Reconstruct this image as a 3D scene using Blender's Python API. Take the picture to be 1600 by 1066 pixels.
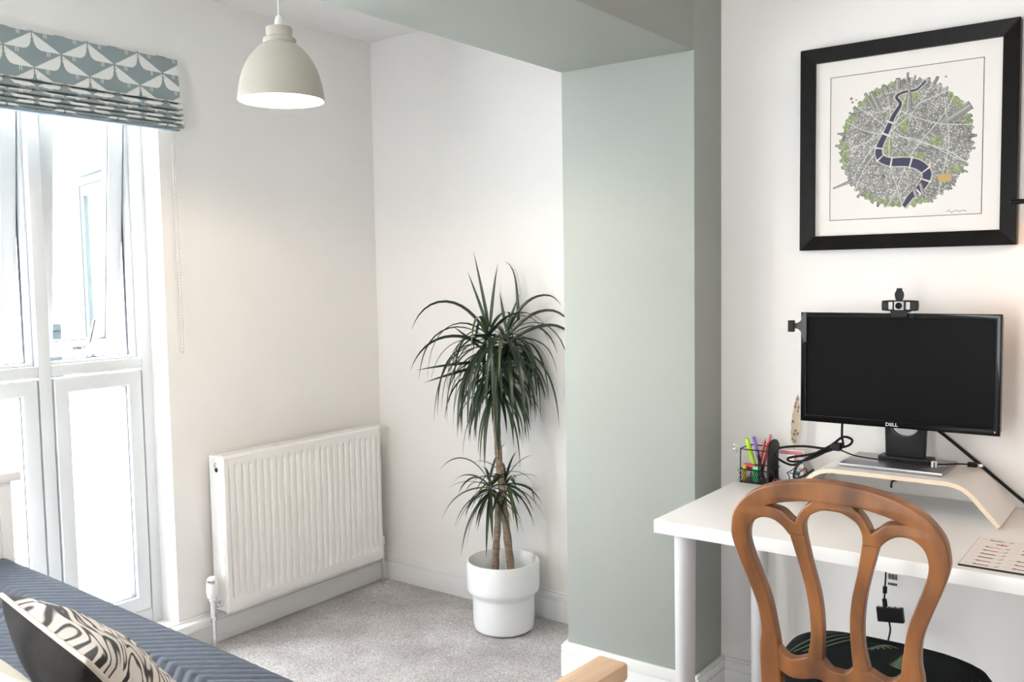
import bpy, bmesh, math, random
import numpy as np
from mathutils import Vector, Matrix

for o in list(bpy.data.objects): bpy.data.objects.remove(o, do_unlink=True)
S = bpy.context.scene
C = S.collection
R = math.radians

# ---------------------------------------------------------------- camera
YAW, PITCH, ROLL, FPX, EYE = R(36.6387), R(4.1313), R(-0.9357), 1443.62, 1.3722
fw = Vector((math.cos(YAW)*math.cos(PITCH), math.sin(YAW)*math.cos(PITCH), -math.sin(PITCH)))
rt0 = Vector((math.sin(YAW), -math.cos(YAW), 0)); up0 = rt0.cross(fw)
rt = math.cos(ROLL)*rt0 + math.sin(ROLL)*up0
up = -math.sin(ROLL)*rt0 + math.cos(ROLL)*up0
cd = bpy.data.cameras.new('camera'); cam = bpy.data.objects.new('camera', cd); C.objects.link(cam)
cam.matrix_world = Matrix(((rt.x, up.x, -fw.x, 0), (rt.y, up.y, -fw.y, 0), (rt.z, up.z, -fw.z, EYE), (0, 0, 0, 1)))
cd.sensor_fit = 'HORIZONTAL'; cd.sensor_width = 36; cd.lens = FPX*36/1600; cd.clip_start = .02
S.camera = cam

# ---------------------------------------------------------------- sky, lights, exposure
W = bpy.data.worlds.new('overcast_sky'); S.world = W; W.use_nodes = True
bg = W.node_tree.nodes['Background']; bg.inputs[0].default_value = (.97, .985, 1, 1); bg.inputs[1].default_value = 11
S.view_settings.view_transform = 'Standard'; S.view_settings.look = 'None'
S.view_settings.gamma = 1; S.view_settings.use_curve_mapping = False
S.view_settings.exposure = 1.08
def light(name, kind, loc, energy, col, **kw):
    d = bpy.data.lights.new(name, kind); d.energy = energy; d.color = col
    for k, v in kw.items(): setattr(d, k, v)
    o = bpy.data.objects.new(name, d); C.objects.link(o); o.location = loc
    return o
pw = light('window_portal', 'AREA', (.42, 3.35, 1.1), 1, (1, 1, 1), shape='RECTANGLE', size=3.2, size_y=2.2)
pw.rotation_euler = (R(-90), 0, 0); pw.data.cycles.is_portal = True
pw2 = light('fill_window_portal', 'AREA', (-1.68, .74, 1.1), 1, (1, 1, 1), shape='RECTANGLE', size=.7, size_y=2.2)  # portal for the added window in the left wall
pw2.rotation_euler = (R(90), 0, R(-90)); pw2.data.cycles.is_portal = True
light('added_fill_light', 'POINT', (0.3, -1.1, 2.1), 9, (1, .86, .72), shadow_soft_size=.28)  # added warm fill behind the camera, not a fixture of the room

# ---------------------------------------------------------------- materials
def lin(c):
    if isinstance(c, str):
        c = [int(c[i:i+2], 16)/255 for i in (0, 2, 4)]
        c = [x/12.92 if x <= .04045 else ((x+.055)/1.055)**2.4 for x in c]
    return (c[0], c[1], c[2], 1)
def mat(name, col, rough=.5, metal=0, var=0, scale=20, stretch=(1, 1, 1), bump=0, bscale=None, coat=0, emit=0, spec=None, col2=None, sheen=0, detail=4):
    m = bpy.data.materials.new(name); m.use_nodes = True
    nt = m.node_tree; b = nt.nodes['Principled BSDF']
    c = lin(col); b.inputs['Base Color'].default_value = c
    b.inputs['Roughness'].default_value = rough; b.inputs['Metallic'].default_value = metal
    b.inputs['Coat Weight'].default_value = coat
    if spec is not None: b.inputs['Specular IOR Level'].default_value = spec
    if sheen: b.inputs['Sheen Weight'].default_value = sheen
    if emit:
        b.inputs['Emission Color'].default_value = c; b.inputs['Emission Strength'].default_value = emit
    if var or bump or col2:
        tc = nt.nodes.new('ShaderNodeTexCoord'); mp = nt.nodes.new('ShaderNodeMapping')
        mp.inputs['Scale'].default_value = stretch; nt.links.new(tc.outputs['Object'], mp.inputs[0])
        n = nt.nodes.new('ShaderNodeTexNoise'); n.inputs['Scale'].default_value = scale; n.inputs['Detail'].default_value = detail
        nt.links.new(mp.outputs[0], n.inputs[0])
        if var or col2:
            cr = nt.nodes.new('ShaderNodeValToRGB')
            cr.color_ramp.elements[0].position = .3; cr.color_ramp.elements[1].position = .7
            if col2: cr.color_ramp.elements[0].color = lin(col2); cr.color_ramp.elements[1].color = c
            else:
                cr.color_ramp.elements[0].color = tuple(x*(1-var) for x in c[:3])+(1,)
                cr.color_ramp.elements[1].color = tuple(min(1, x*(1+var)) for x in c[:3])+(1,)
            nt.links.new(n.outputs[0], cr.inputs[0]); nt.links.new(cr.outputs[0], b.inputs['Base Color'])
        if bump:
            bp = nt.nodes.new('ShaderNodeBump'); bp.inputs['Strength'].default_value = bump; bp.inputs['Distance'].default_value = .004
            n2 = n
            if bscale:
                n2 = nt.nodes.new('ShaderNodeTexNoise'); n2.inputs['Scale'].default_value = bscale; n2.inputs['Detail'].default_value = 3
                nt.links.new(mp.outputs[0], n2.inputs[0])
            nt.links.new(n2.outputs[0], bp.inputs['Height']); nt.links.new(bp.outputs[0], b.inputs['Normal'])
    return m
def attr_mat(name, rough=.7, bump=0):
    m = mat(name, 'ffffff', rough, bump=bump, scale=900)
    a = m.node_tree.nodes.new('ShaderNodeAttribute'); a.attribute_name = 'Col'
    m.node_tree.links.new(a.outputs[0], m.node_tree.nodes['Principled BSDF'].inputs['Base Color'])
    return m
M = {}
M['wall'] = mat('white_wall_paint', (.875, .855, .84), .85, var=.012, scale=3, bump=.05, bscale=160)
M['ceil'] = mat('ceiling_paint', (.87, .86, .85), .9, var=.01, scale=3)
M['sage'] = mat('sage_wall_paint', (.365, .393, .365), .8, var=.015, scale=3, bump=.05, bscale=160)
M['taupe'] = mat('taupe_bounce_dimmer', (.34, .29, .24), .85, var=.02, scale=3)  # invented dark tone for the unseen rear wall, dims and warms its bounce
M['gloss'] = mat('white_gloss_paint', (.87, .87, .87), .35, var=.01, scale=6)
M['upvc'] = mat('white_window_plastic', (.66, .69, .715), .3, var=.008, scale=8)
M['carpet'] = mat('grey_carpet', (.68, .655, .665), .97, bump=1, bscale=330, scale=5.5, col2=(.43, .412, .42), sheen=.2, detail=9)
nt = M['carpet'].node_tree; bb = nt.nodes['Principled BSDF']; src = bb.inputs['Base Color'].links[0].from_socket
sp = nt.nodes.new('ShaderNodeTexNoise'); sp.inputs['Scale'].default_value = 190; sp.inputs['Detail'].default_value = 2
nt.links.new(nt.nodes['Texture Coordinate'].outputs['Object'], sp.inputs[0])
rp = nt.nodes.new('ShaderNodeValToRGB'); rp.color_ramp.elements[0].position = .36; rp.color_ramp.elements[1].position = .64
rp.color_ramp.elements[0].color = (.62, .61, .62, 1); rp.color_ramp.elements[1].color = (1.18, 1.18, 1.18, 1); nt.links.new(sp.outputs[0], rp.inputs[0])
mm = nt.nodes.new('ShaderNodeMix'); mm.data_type = 'RGBA'; mm.blend_type = 'MULTIPLY'; mm.inputs['Factor'].default_value = 1
nt.links.new(src, mm.inputs['A']); nt.links.new(rp.outputs[0], mm.inputs['B']); nt.links.new(mm.outputs['Result'], bb.inputs['Base Color'])
M['enamel'] = mat('white_radiator_enamel', (.88, .87, .85), .35, var=.006, scale=8)
M['chrome'] = mat('chrome', (.78, .78, .79), .12, 1)
M['steel'] = mat('brushed_steel', (.42, .42, .44), .35, 1, var=.06, scale=60, stretch=(1, 12, 1))
M['black'] = mat('black_plastic', (.007, .007, .0075), .4, spec=.25)
M['blackgloss'] = mat('black_gloss_plastic', (.004, .004, .0045), .15, spec=.2)
M['screen'] = mat('matte_screen', (.0045, .0045, .0048), .42, spec=.07)
M['rubber'] = mat('black_rubber', (.007, .007, .0075), .5, spec=.25)
M['desk'] = mat('white_desk_laminate', (.80, .785, .77), .32, var=.008, scale=5)
M['deskleg'] = mat('grey_white_leg_paint', (.66, .65, .67), .4)
M['ply'] = mat('birch_ply_edge', (.80, .60, .43), .5, var=.12, scale=30, stretch=(1, 1, 30))
M['pot'] = mat('white_glazed_pot', (.85, .86, .87), .3, var=.006, scale=4)
M['soil'] = mat('dark_potting_soil', (.05, .035, .025), .95, var=.5, scale=80, bump=1)
M['leaf'] = mat('dracaena_leaf', (.020, .044, .018), .38, col2=(.009, .022, .011), scale=9)
M['leaf2'] = mat('dracaena_leaf_young', (.06, .10, .035), .4, col2=(.03, .06, .02), scale=9)
M['bark'] = mat('dracaena_bark', (.36, .27, .20), .85, col2=(.17, .12, .085), scale=30, stretch=(1, 1, 3), bump=.8)
M['wood'] = mat('honey_brown_wood', (.33, .125, .036), .4, col2=(.12, .047, .018), scale=11, stretch=(1, 1.5, .5), bump=.06, detail=6, coat=.15)
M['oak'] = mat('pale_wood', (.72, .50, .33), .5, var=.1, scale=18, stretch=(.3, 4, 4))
M['frame'] = mat('black_frame_wood', (.006, .0052, .0048), .38, var=.3, scale=30, spec=.14)
M['mount'] = mat('cream_picture_mount', (.82, .79, .76), .8)
M['inkline'] = mat('ink_line', (.08, .07, .07), .8)
M['shade'] = mat('putty_lamp_enamel', (.47, .445, .39), .45, var=.01, scale=5)
M['shade_in'] = mat('white_shade_lining', (.9, .88, .85), .5)
M['flex'] = mat('white_flex', (.8, .8, .8), .5)
M['bulb'] = mat('lit_bulb', (1, .88, .72), .5, emit=60)
M['led'] = mat('lit_led_strip', (1, .42, .12), .5, emit=20)
M['spread'] = mat('slate_blue_quilt', (.108, .126, .160), .9, var=.08, scale=40, bump=.25, bscale=500, spec=.2)
M['whitewood'] = mat('white_bed_paint', (.80, .79, .80), .45)
M['charcoal'] = mat('charcoal_cushion_cloth', (.034, .031, .031), .95, var=.3, scale=14, bump=.3, bscale=400, spec=.1)
M['cream'] = mat('cream_cushion_cloth', (.78, .74, .64), .9, var=.03, bump=.2, bscale=300)
M['piping'] = mat('cream_piping', (.68, .63, .57), .8)
M['seat'] = mat('dark_floral_seat_cloth', (.004, .006, .0075), .85, col2=(.011, .016, .016), spec=.12, scale=14, bump=.2, bscale=300)
M['leafprint'] = mat('pale_green_leaf_print', (.09, .14, .08), .85)
M['render'] = mat('white_render', (.85, .86, .87), .9, var=.01)
M['paving'] = mat('pale_paving', (.80, .80, .79), .9, var=.03, scale=3)
M['greyblue'] = mat('blue_grey_cladding', (.22, .29, .34), .8, var=.04)
M['slate'] = mat('slate_grey_cladding', (.020, .026, .030), .9, var=.04, spec=.1)
M['greyframe'] = mat('grey_casement_paint', (.060, .074, .080), .7, var=.03, spec=.1)
M['paper'] = mat('white_paper', (.84, .83, .83), .8)
M['tip'] = mat('gasket_grey', (.05, .055, .07), .6)
def flat(name, c, rough=.45): M[name] = mat(name, c, rough)
flat('yellow_plastic', (.75, .55, .02)); flat('lime_plastic', (.50, .75, .05)); flat('purple_plastic', (.27, .15, .60))
flat('red_plastic', (.60, .04, .05)); flat('green_plastic', (.02, .38, .12)); flat('mint_plastic', (.18, .62, .35)); flat('pink_plastic', (.62, .16, .20))
flat('teal_paper', (.12, .42, .45), .8); flat('rose_paper', (.72, .25, .32), .8); flat('gold_metal', (.7, .5, .15), .3)
flat('badge_silver', (.55, .55, .56), .3); flat('white_led_dot', (.8, .85, .9)); flat('dark_grey_plastic', (.045, .05, .055), .35)
# glass: mostly clear with a faint mirror
g = bpy.data.materials.new('window_glass'); g.use_nodes = True; nt = g.node_tree; nt.nodes.clear()
out = nt.nodes.new('ShaderNodeOutputMaterial'); mx = nt.nodes.new('ShaderNodeMixShader'); tr = nt.nodes.new('ShaderNodeBsdfTransparent'); gl = nt.nodes.new('ShaderNodeBsdfGlossy')
tr.inputs[0].default_value = (.97, .985, .98, 1); gl.inputs['Roughness'].default_value = .02; mx.inputs[0].default_value = .06
nt.links.new(tr.outputs[0], mx.inputs[1]); nt.links.new(gl.outputs[0], mx.inputs[2]); nt.links.new(mx.outputs[0], out.inputs[0]); M['glass'] = g
# brush-stroke animal print for the cushion
z = mat('brushstroke_print', (.72, .67, .62), .85); nt = z.node_tree; b = nt.nodes['Principled BSDF']
tc = nt.nodes.new('ShaderNodeTexCoord'); mp = nt.nodes.new('ShaderNodeMapping'); mp.inputs['Scale'].default_value = (.7, 3.6, 1); mp.inputs['Rotation'].default_value = (0, 0, R(38))
nz = nt.nodes.new('ShaderNodeTexNoise'); nz.inputs['Scale'].default_value = 3.6; nz.inputs['Detail'].default_value = 1; nz.inputs['Distortion'].default_value = .5
cr = nt.nodes.new('ShaderNodeValToRGB'); e = cr.color_ramp.elements
cr.color_ramp.interpolation = 'LINEAR'; e[0].position = .36; e[0].color = (.66, .60, .55, 1); e[1].position = .385; e[1].color = (.03, .026, .026, 1)
for p_, c_ in ((.42, (.03, .026, .026, 1)), (.44, (.70, .64, .59, 1)), (.53, (.72, .66, .6, 1)), (.545, (.03, .026, .026, 1)), (.575, (.03, .026, .026, 1)), (.59, (.70, .64, .59, 1)), (.645, (.7, .64, .59, 1)), (.655, (.04, .035, .035, 1))):
    k = e.new(p_); k.color = c_
nt.links.new(tc.outputs['UV'], mp.inputs[0]); nt.links.new(mp.outputs[0], nz.inputs[0]); nt.links.new(nz.outputs[0], cr.inputs[0]); nt.links.new(cr.outputs[0], b.inputs['Base Color']); M['print'] = z

# ---------------------------------------------------------------- mesh helpers (everything in world metres)
def root_loc(o):
    v = Vector((0, 0, 0))
    while o is not None: v += o.location; o = o.parent
    return v
def link(name, me, m, parent=None, smooth=35):
    o = bpy.data.objects.new(name, me); C.objects.link(o)
    if m is not None: me.materials.append(M[m] if isinstance(m, str) else m)
    if parent is not None:
        me.transform(Matrix.Translation(-root_loc(parent))); o.parent = parent
    else:
        co = np.empty(len(me.vertices)*3); me.vertices.foreach_get('co', co); co = co.reshape(-1, 3)
        c = Vector(((co[:, 0].min()+co[:, 0].max())/2, (co[:, 1].min()+co[:, 1].max())/2, co[:, 2].min()))
        me.transform(Matrix.Translation(-c)); o.location = c
    if smooth:
        for p_ in me.polygons: p_.use_smooth = True
        me.set_sharp_from_angle(angle=R(smooth))
    return o
def part(name, bm, m, parent=None, smooth=35):
    if isinstance(bm, bmesh.types.BMesh):
        me = bpy.data.meshes.new(name); bmesh.ops.recalc_face_normals(bm, faces=bm.faces); bm.to_mesh(me); bm.free()
    else: me = bm
    return link(name, me, m, parent, smooth)
def tag(o, label=None, cat=None, group=None, kind=None):
    if label: o['label'] = label
    if cat: o['category'] = cat
    if group: o['group'] = group
    if kind: o['kind'] = kind
    return o
def thing(name, label, cat, loc, group=None):
    o = bpy.data.objects.new(name, None); C.objects.link(o); o.location = loc; o.empty_display_size = .05
    return tag(o, label, cat, group)
def box(x0, x1, y0, y1, z0, z1, bev=0, bm=None, seg=2):
    t = bmesh.new(); bmesh.ops.create_cube(t, size=1)
    for v in t.verts: v.co = ((x0+x1)/2+v.co.x*(x1-x0), (y0+y1)/2+v.co.y*(y1-y0), (z0+z1)/2+v.co.z*(z1-z0))
    if bev: bmesh.ops.bevel(t, geom=list(t.edges), offset=bev, segments=seg, affect='EDGES', profile=.6)
    return merge(t, bm)
def merge(t, bm):
    if bm is None: return t
    me = bpy.data.meshes.new('tmp'); t.to_mesh(me); t.free(); bm.from_mesh(me); bpy.data.meshes.remove(me); return bm
def catmull(P, n=8, closed=False):
    P = [Vector(p_) for p_ in P]; out = []; N = len(P)
    rng = range(N if closed else N-1)
    for i in rng:
        if closed: a, b_, c_, d = P[(i-1) % N], P[i], P[(i+1) % N], P[(i+2) % N]
        else: a, b_, c_, d = P[max(i-1, 0)], P[i], P[i+1], P[min(i+2, N-1)]
        for k in range(n):
            t = k/n
            out.append(.5*((2*b_)+(c_-a)*t+(2*a-5*b_+4*c_-d)*t*t+(3*b_-a-3*c_+d)*t**3))
    if not closed: out.append(P[-1].copy())
    return out
def tube(P, r, seg=8, bm=None, closed=False, cap=True):
    bm = bm or bmesh.new(); P = [Vector(p_) for p_ in P]; N = len(P); rings = []; pn = None
    for i, p_ in enumerate(P):
        if closed: d = P[(i+1) % N]-P[i-1]
        else: d = P[min(i+1, N-1)]-P[max(i-1, 0)]
        d.normalize()
        if pn is None: pn = d.orthogonal().normalized()
        pn = (pn-d*pn.dot(d)).normalized(); q = d.cross(pn); rr = r(i/(N-1)) if callable(r) else r
        rings.append([bm.verts.new(p_+pn*rr*math.cos(2*math.pi*k/seg)+q*rr*math.sin(2*math.pi*k/seg)) for k in range(seg)])
    for i in range(N if closed else N-1):
        A, B = rings[i], rings[(i+1) % N]
        for k in range(seg): bm.faces.new((A[k], A[(k+1) % seg], B[(k+1) % seg], B[k]))
    if cap and not closed: bm.faces.new(rings[0][::-1]); bm.faces.new(rings[-1])
    return bm
def lathe(prof, c, seg=48, bm=None, axis=Vector((0, 0, 1)), cap0=True, cap1=True):
    bm = bm or bmesh.new(); axis = Vector(axis).normalized(); a = axis.orthogonal().normalized(); b_ = axis.cross(a); c = Vector(c); rings = []
    for r, h in prof:
        rings.append([bm.verts.new(c+axis*h+(a*math.cos(2*math.pi*k/seg)+b_*math.sin(2*math.pi*k/seg))*max(r, 1e-4)) for k in range(seg)])
    for A, B in zip(rings, rings[1:]):
        for k in range(seg): bm.faces.new((A[k], A[(k+1) % seg], B[(k+1) % seg], B[k]))
    if cap0: bm.faces.new(rings[0][::-1])
    if cap1: bm.faces.new(rings[-1])
    return bm
def cyl(a, b_, r, seg=24, bm=None):
    a = Vector(a); b_ = Vector(b_); L = (b_-a).length; e_ = min(r*.15, L*.2)
    return lathe([(r-e_, 0), (r, e_), (r, L-e_), (r-e_, L)], a, seg, bm, b_-a)
def plate(outline, holes, f, half, bev=.003):
    """flat outline with holes, given thickness and rounded edges; f maps (s, v, t) to the world"""
    cu = bpy.data.curves.new('plate', 'CURVE'); cu.dimensions = '2D'; cu.fill_mode = 'BOTH'; cu.extrude = half-bev; cu.bevel_depth = bev; cu.bevel_resolution = 2; cu.offset = -bev
    for L in [outline]+list(holes):
        sp = cu.splines.new('POLY'); sp.points.add(len(L)-1); sp.use_cyclic_u = True
        for q, p_ in zip(sp.points, L): q.co = (p_[0], p_[1], 0, 1)
    o = bpy.data.objects.new('plate', cu); C.objects.link(o)
    bpy.context.view_layer.update()
    me = bpy.data.meshes.new_from_object(o.evaluated_get(bpy.context.evaluated_depsgraph_get()))
    bpy.data.objects.remove(o); bpy.data.curves.remove(cu); me.materials.clear()
    bm = bmesh.new(); bm.from_mesh(me); bpy.data.meshes.remove(me)
    bmesh.ops.remove_doubles(bm, verts=bm.verts, dist=1e-5)
    for v in bm.verts: v.co = f(*v.co)
    return bm
def grid_mesh(name, P, col=None, uv=None):
    """P: (n, m, 3) numpy; col: (n, m, 3) linear colour per vertex"""
    n, m_, _ = P.shape; idx = np.arange(n*m_).reshape(n, m_)
    F_ = np.stack([idx[:-1, :-1], idx[1:, :-1], idx[1:, 1:], idx[:-1, 1:]], -1).reshape(-1, 4)
    me = bpy.data.meshes.new(name); me.from_pydata(P.reshape(-1, 3).tolist(), [], F_.tolist()); me.update()
    if col is not None:
        a = me.color_attributes.new('Col', 'FLOAT_COLOR', 'POINT'); c4 = np.ones((n*m_, 4)); c4[:, :3] = col.reshape(-1, 3); a.data.foreach_set('color', c4.ravel())
    if uv is not None:
        l = me.uv_layers.new(name='UVMap'); li = np.empty(len(me.loops), int); me.loops.foreach_get('vertex_index', li)
        l.data.foreach_set('uv', uv.reshape(-1, 2)[li].ravel())
    return me
def text(body, size, f, m, parent, name='lettering', extrude=.0004, bold=0):
    cu = bpy.data.curves.new(name, 'FONT'); cu.body = body; cu.size = size; cu.align_x = 'CENTER'; cu.align_y = 'CENTER'; cu.extrude = extrude; cu.offset = bold
    o = bpy.data.objects.new(name, cu); C.objects.link(o); bpy.context.view_layer.update()
    me = bpy.data.meshes.new_from_object(o.evaluated_get(bpy.context.evaluated_depsgraph_get())); bpy.data.objects.remove(o)
    me.materials.clear()
    for v in me.vertices: v.co = f(*v.co)
    return link(name, me, m, parent, 0)

# ---------------------------------------------------------------- the room
X1, Y0, XP, YP0, YP1, HB, X2, HC = 2.973, 2.963, 2.567, 1.220, 1.692, 2.025, 2.760, 2.40
XL, YR = -1.5, -2.3                       # unseen left and rear walls
WX0, WX1, WZ0, WZ1 = -1.072, 1.912, .11, 2.10   # window opening
def struct(name, bm, m, label=None, smooth=35):
    o = part(name, bm, m, None, smooth); o['kind'] = 'structure'
    if label: o['label'] = label
    return o
struct('floor', box(XL, X1+.1, YR, Y0+.02, -.06, 0), 'carpet', 'mottled grey carpet')
struct('ceiling', box(XL, X1+.1, YR, Y0+.2, HC, HC+.06), 'ceil', 'white ceiling')
b = box(XL-.1, WX0, Y0, Y0+.2, 0, HC); box(WX1, X1+.1, Y0, Y0+.2, 0, HC, bm=b); box(WX0, WX1, Y0, Y0+.2, 0, WZ0, bm=b); box(WX0, WX1, Y0, Y0+.2, WZ1, HC, bm=b)
struct('wall_back', b, 'wall', 'white wall with tall window and radiator', 0)
struct('wall_alcove', box(X1, X1+.1, YP1-.02, Y0, 0, HC), 'wall', 'white alcove wall behind the plant')
struct('wall_right', box(X2, X2+.1, YR, YP0, 0, HC), 'wall', 'white wall with framed picture above desk')
struct('wall_pillar', box(XP, X1+.1, YP0, YP1, 0, HC, .004), 'sage', 'sage green pillar')
struct('wall_beam', box(XL, XP, YP0, YP1, HB, HC, .004), 'sage', 'sage green ceiling beam above pillar')
struct('wall_rear', box(XL, X2+.1, YR-.1, YR, 0, HC), 'taupe')
b = box(XL-.1, XL, YR, .48, 0, HC); box(XL-.1, XL, 1.0, Y0, 0, HC, bm=b); box(XL-.1, XL, .48, 1.0, 0, .12, bm=b); box(XL-.1, XL, .48, 1.0, 2.1, HC, bm=b)  # gap left for the added fill window
struct('wall_left', b, 'wall', None, 0)
def skirting(name, a, bb, nrm, label):
    """a, bb: ends on the wall line; nrm: direction into the room"""
    bm = bmesh.new()
    for t, z0, z1 in ((.018, 0, .083), (.0145, .083, .087), (.017, .087, .112), (.011, .112, .12)):
        xs = sorted((a[0], bb[0], a[0]+nrm[0]*t)); ys = sorted((a[1], bb[1], a[1]+nrm[1]*t))
        ext = t if label.endswith('pillar') else 0
        if nrm[0]: ys = [ys[0]-ext, ys[1], ys[2]+ext]
        box(xs[0], xs[-1], ys[0], ys[-1], z0, z1, .0015, bm)
    struct(name, bm, 'gloss', label)
skirting('baseboard_back', (WX1+.13, Y0), (X1, Y0), (0, -1), 'white baseboard under radiator')
skirting('baseboard_window', (XL, Y0), (WX1+.13, Y0), (0, -1), 'white baseboard below window sill')
skirting('baseboard_alcove', (X1, YP1), (X1, Y0-.018), (-1, 0), 'white baseboard behind plant pot')
skirting('baseboard_pillar', (XP, YP0), (XP, YP1), (-1, 0), 'white baseboard around pillar')
skirting('baseboard_pillar_near', (XP, YP0), (X2, YP0), (0, -1), 'white baseboard on shaded pillar face')
skirting('baseboard_pillar_far', (XP, YP1), (X1-.018, YP1), (0, 1), 'white baseboard on alcove pillar face')
skirting('baseboard_right', (X2, YR), (X2, YP0-.018), (-1, 0), 'white baseboard below desk wall')

# ---------------------------------------------------------------- window
YF = 3.063
win = tag(bpy.data.objects.new('window_1', None), 'tall white framed window of narrow bays', None, None, 'structure'); C.objects.link(win); win.location = (.42, YF, WZ0)
part('jamb', box(1.872, WX1, YF, YF+.08, WZ0, WZ1, .004), 'upvc', win)
part('jamb', box(WX0, -1.032, YF, YF+.08, WZ0, WZ1, .004), 'upvc', win)
part('head', box(-1.032, 1.872, YF, YF+.08, 2.06, WZ1, .004), 'upvc', win)
part('bottom_rail', box(-1.032, 1.872, YF, YF+.08, WZ0, .165, .004), 'upvc', win)
mull = [1.522-.371*k for k in range(7)]
for x in mull: part('mullion', box(x-.0215, x+.0215, YF, YF+.08, .165, 2.06, .004), 'upvc', win)
edges = [(m_+.0215, n_) for m_, n_ in zip(mull+[-1.0535], [1.872]+[q-.0215 for q in mull])]
def ring(x0, x1, z0, z1, w, y0, y1, bev=.005):
    f = lambda s, v, t: Vector((s, (y0+y1)/2+t, v))
    return plate([(x0, z0), (x1, z0), (x1, z1), (x0, z1)], [[(x0+w, z0+w), (x0+w, z1-w), (x1-w, z1-w), (x1-w, z0+w)]], f, (y1-y0)/2, bev)
for i, (x0, x1) in enumerate(edges):
    part('transom', box(x0, x1, YF, YF+.08, 1.056, 1.094, .004), 'upvc', win)
    # lower fixed sash
    s = part('sash', ring(x0+.006, x1-.006, .172, 1.048, .050, YF-.004, YF+.05), 'upvc', win)
    part('gasket', ring(x0+.054, x1-.054, .220, 1.0, .004, YF+.012, YF+.045, .0005), 'tip', s)
    part('pane', box(x0+.056, x1-.056, YF+.026, YF+.046, .222, .998), 'glass', s, 0)
    # rebate around the upper opening and its open top-hung sash
    part('rebate', ring(x0, x1, 1.094, 2.06, .010, YF+.03, YF+.08, .002), 'upvc', win)
    part('seal', ring(x0+.009, x1-.009, 1.103, 2.052, .003, YF+.066, YF+.078, .0005), 'tip', win)
    bm = ring(x0+.014, x1-.014, 1.108, 2.05, .052, YF+.012, YF+.062)
    piv = Vector((0, YF+.03, 2.05)); Rm = Matrix.Translation(piv) @ Matrix.Rotation(R(6.2), 4, 'X') @ Matrix.Translation(-piv)
    def tl(bm_): bmesh.ops.transform(bm_, matrix=Rm, verts=bm_.verts); return bm_
    s = part('sash', tl(bm), 'upvc', win)
    part('gasket', tl(ring(x0+.064, x1-.064, 1.158, 2.0, .004, YF+.022, YF+.058, .0005)), 'tip', s)
    part('pane', tl(box(x0+.066, x1-.066, YF+.030, YF+.050, 1.16, 1.998)), 'glass', s, 0)
    xc = (x0+x1)/2-.002; yh = YF+.012
    bm = lathe([(.010, 0), (.012, .003), (.012, .010), (.008, .014)], (xc+.012, yh, 1.132), 20, None, (0, -1, 0))
    for v in bm.verts: v.co.z = 1.132+(v.co.z-1.132)
    box(xc-.03, xc+.03, yh-.008, yh+.001, 1.124, 1.140, .003, bm)
    tube(catmull([(xc+.012, yh-.012, 1.132), (xc+.014, yh-.032, 1.150), (xc+.022, yh-.036, 1.19), (xc+.032, yh-.036, 1.238)], 5), lambda t: .0075-.002*t, 10, bm)
    h = part('handle', tl(bm), 'chrome', s)
    # friction stay between frame and sash
    for xs in (x0+.012, x1-.012):
        a = Rm @ Vector((xs, YF+.05, 1.55))
        part('stay', tube([(xs, YF+.06, 1.95), (xs, YF+.07, 1.75), a], .004, 6), 'steel', win)
st = struct('trim_1', box(WX0-.12, WX1+.125, Y0-.045, YF+.0, .082, WZ0+.004, .006), 'gloss', 'white window sill board')

w2 = tag(bpy.data.objects.new('fill_window', None), 'added unseen window in left wall for fill daylight', None, None, 'structure'); C.objects.link(w2); w2.location = (XL-.05, .74, .12)  # unseen window added to throw daylight onto pillar and desk wall
for ya_, yb_ in ((.48, .52), (.96, 1.0)): part('mullion', box(XL-.08, XL-.02, ya_, yb_, .12, 2.1, .004), 'upvc', w2)
for za_, zb_ in ((.12, .17), (2.05, 2.1)): part('rail', box(XL-.08, XL-.02, .52, .96, za_, zb_, .004), 'upvc', w2)
for ya_, yb_ in ((.52, .96),): part('pane', box(XL-.06, XL-.045, ya_, yb_, .17, 2.05), 'glass', w2, 0)

# ---------------------------------------------------------------- outside the window
g_ = struct('floor_terrace', box(-9, 9, 3.2, 16, -.3, -.2), 'paving', 'bright pale paving outside window')
wing = thing('wing_wall', 'pale house wing with a grey casement window, seen through the open sash', 'building', (2.1, 3.75, -.2))
wd = Vector((.235, .97, 0)).normalized(); wn = Vector((-wd.y, wd.x, 0)); wo = Vector((1.975, 3.33, 0))
def wm(u, v, t): return wo+wd*u+Vector((0, 0, v))+wn*t
def wbox(u0, u1, v0, v1, t0, t1, bev=.002, bm=None):
    t = box(u0, u1, t0, t1, v0, v1, bev)
    for q in t.verts: q.co = wm(q.co.x, q.co.z, q.co.y)
    return merge(t, bm)
WB = wbox(0, .05, -.2, 2.7, -.15, 0); wbox(.62, .95, -.2, 2.7, -.15, 0, bm=WB); wbox(.05, .62, -.2, .95, -.15, 0, bm=WB); wbox(.05, .62, 1.9, 2.7, -.15, 0, bm=WB)
part('wall_face', WB, 'render', wing)
wf = lambda s, v, t: wm(s, v, -.02+t)
q = part('window_frame', plate([(.05, .95), (.62, .95), (.62, 1.9), (.05, 1.9)], [[(.10, 1.0), (.10, 1.78), (.57, 1.78), (.57, 1.0)]], wf, .014, .003), 'greyframe', wing)
part('trickle_vent', wbox(.14, .53, 1.815, 1.845, -.008, .006), 'greyframe', q)
part('inner_frame', plate([(.10, 1.0), (.57, 1.0), (.57, 1.78), (.10, 1.78)], [[(.145, 1.045), (.145, 1.735), (.525, 1.735), (.525, 1.045)]], wf, .010, .003), 'greyframe', q)
part('pane', wbox(.145, .525, 1.045, 1.735, -.04, -.03, 0), 'glass', q, 0)
pier = thing('garden_pier', 'short blue grey garden pier low behind the open sash', 'pier', (3.545, 7.1, -.2))
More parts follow.
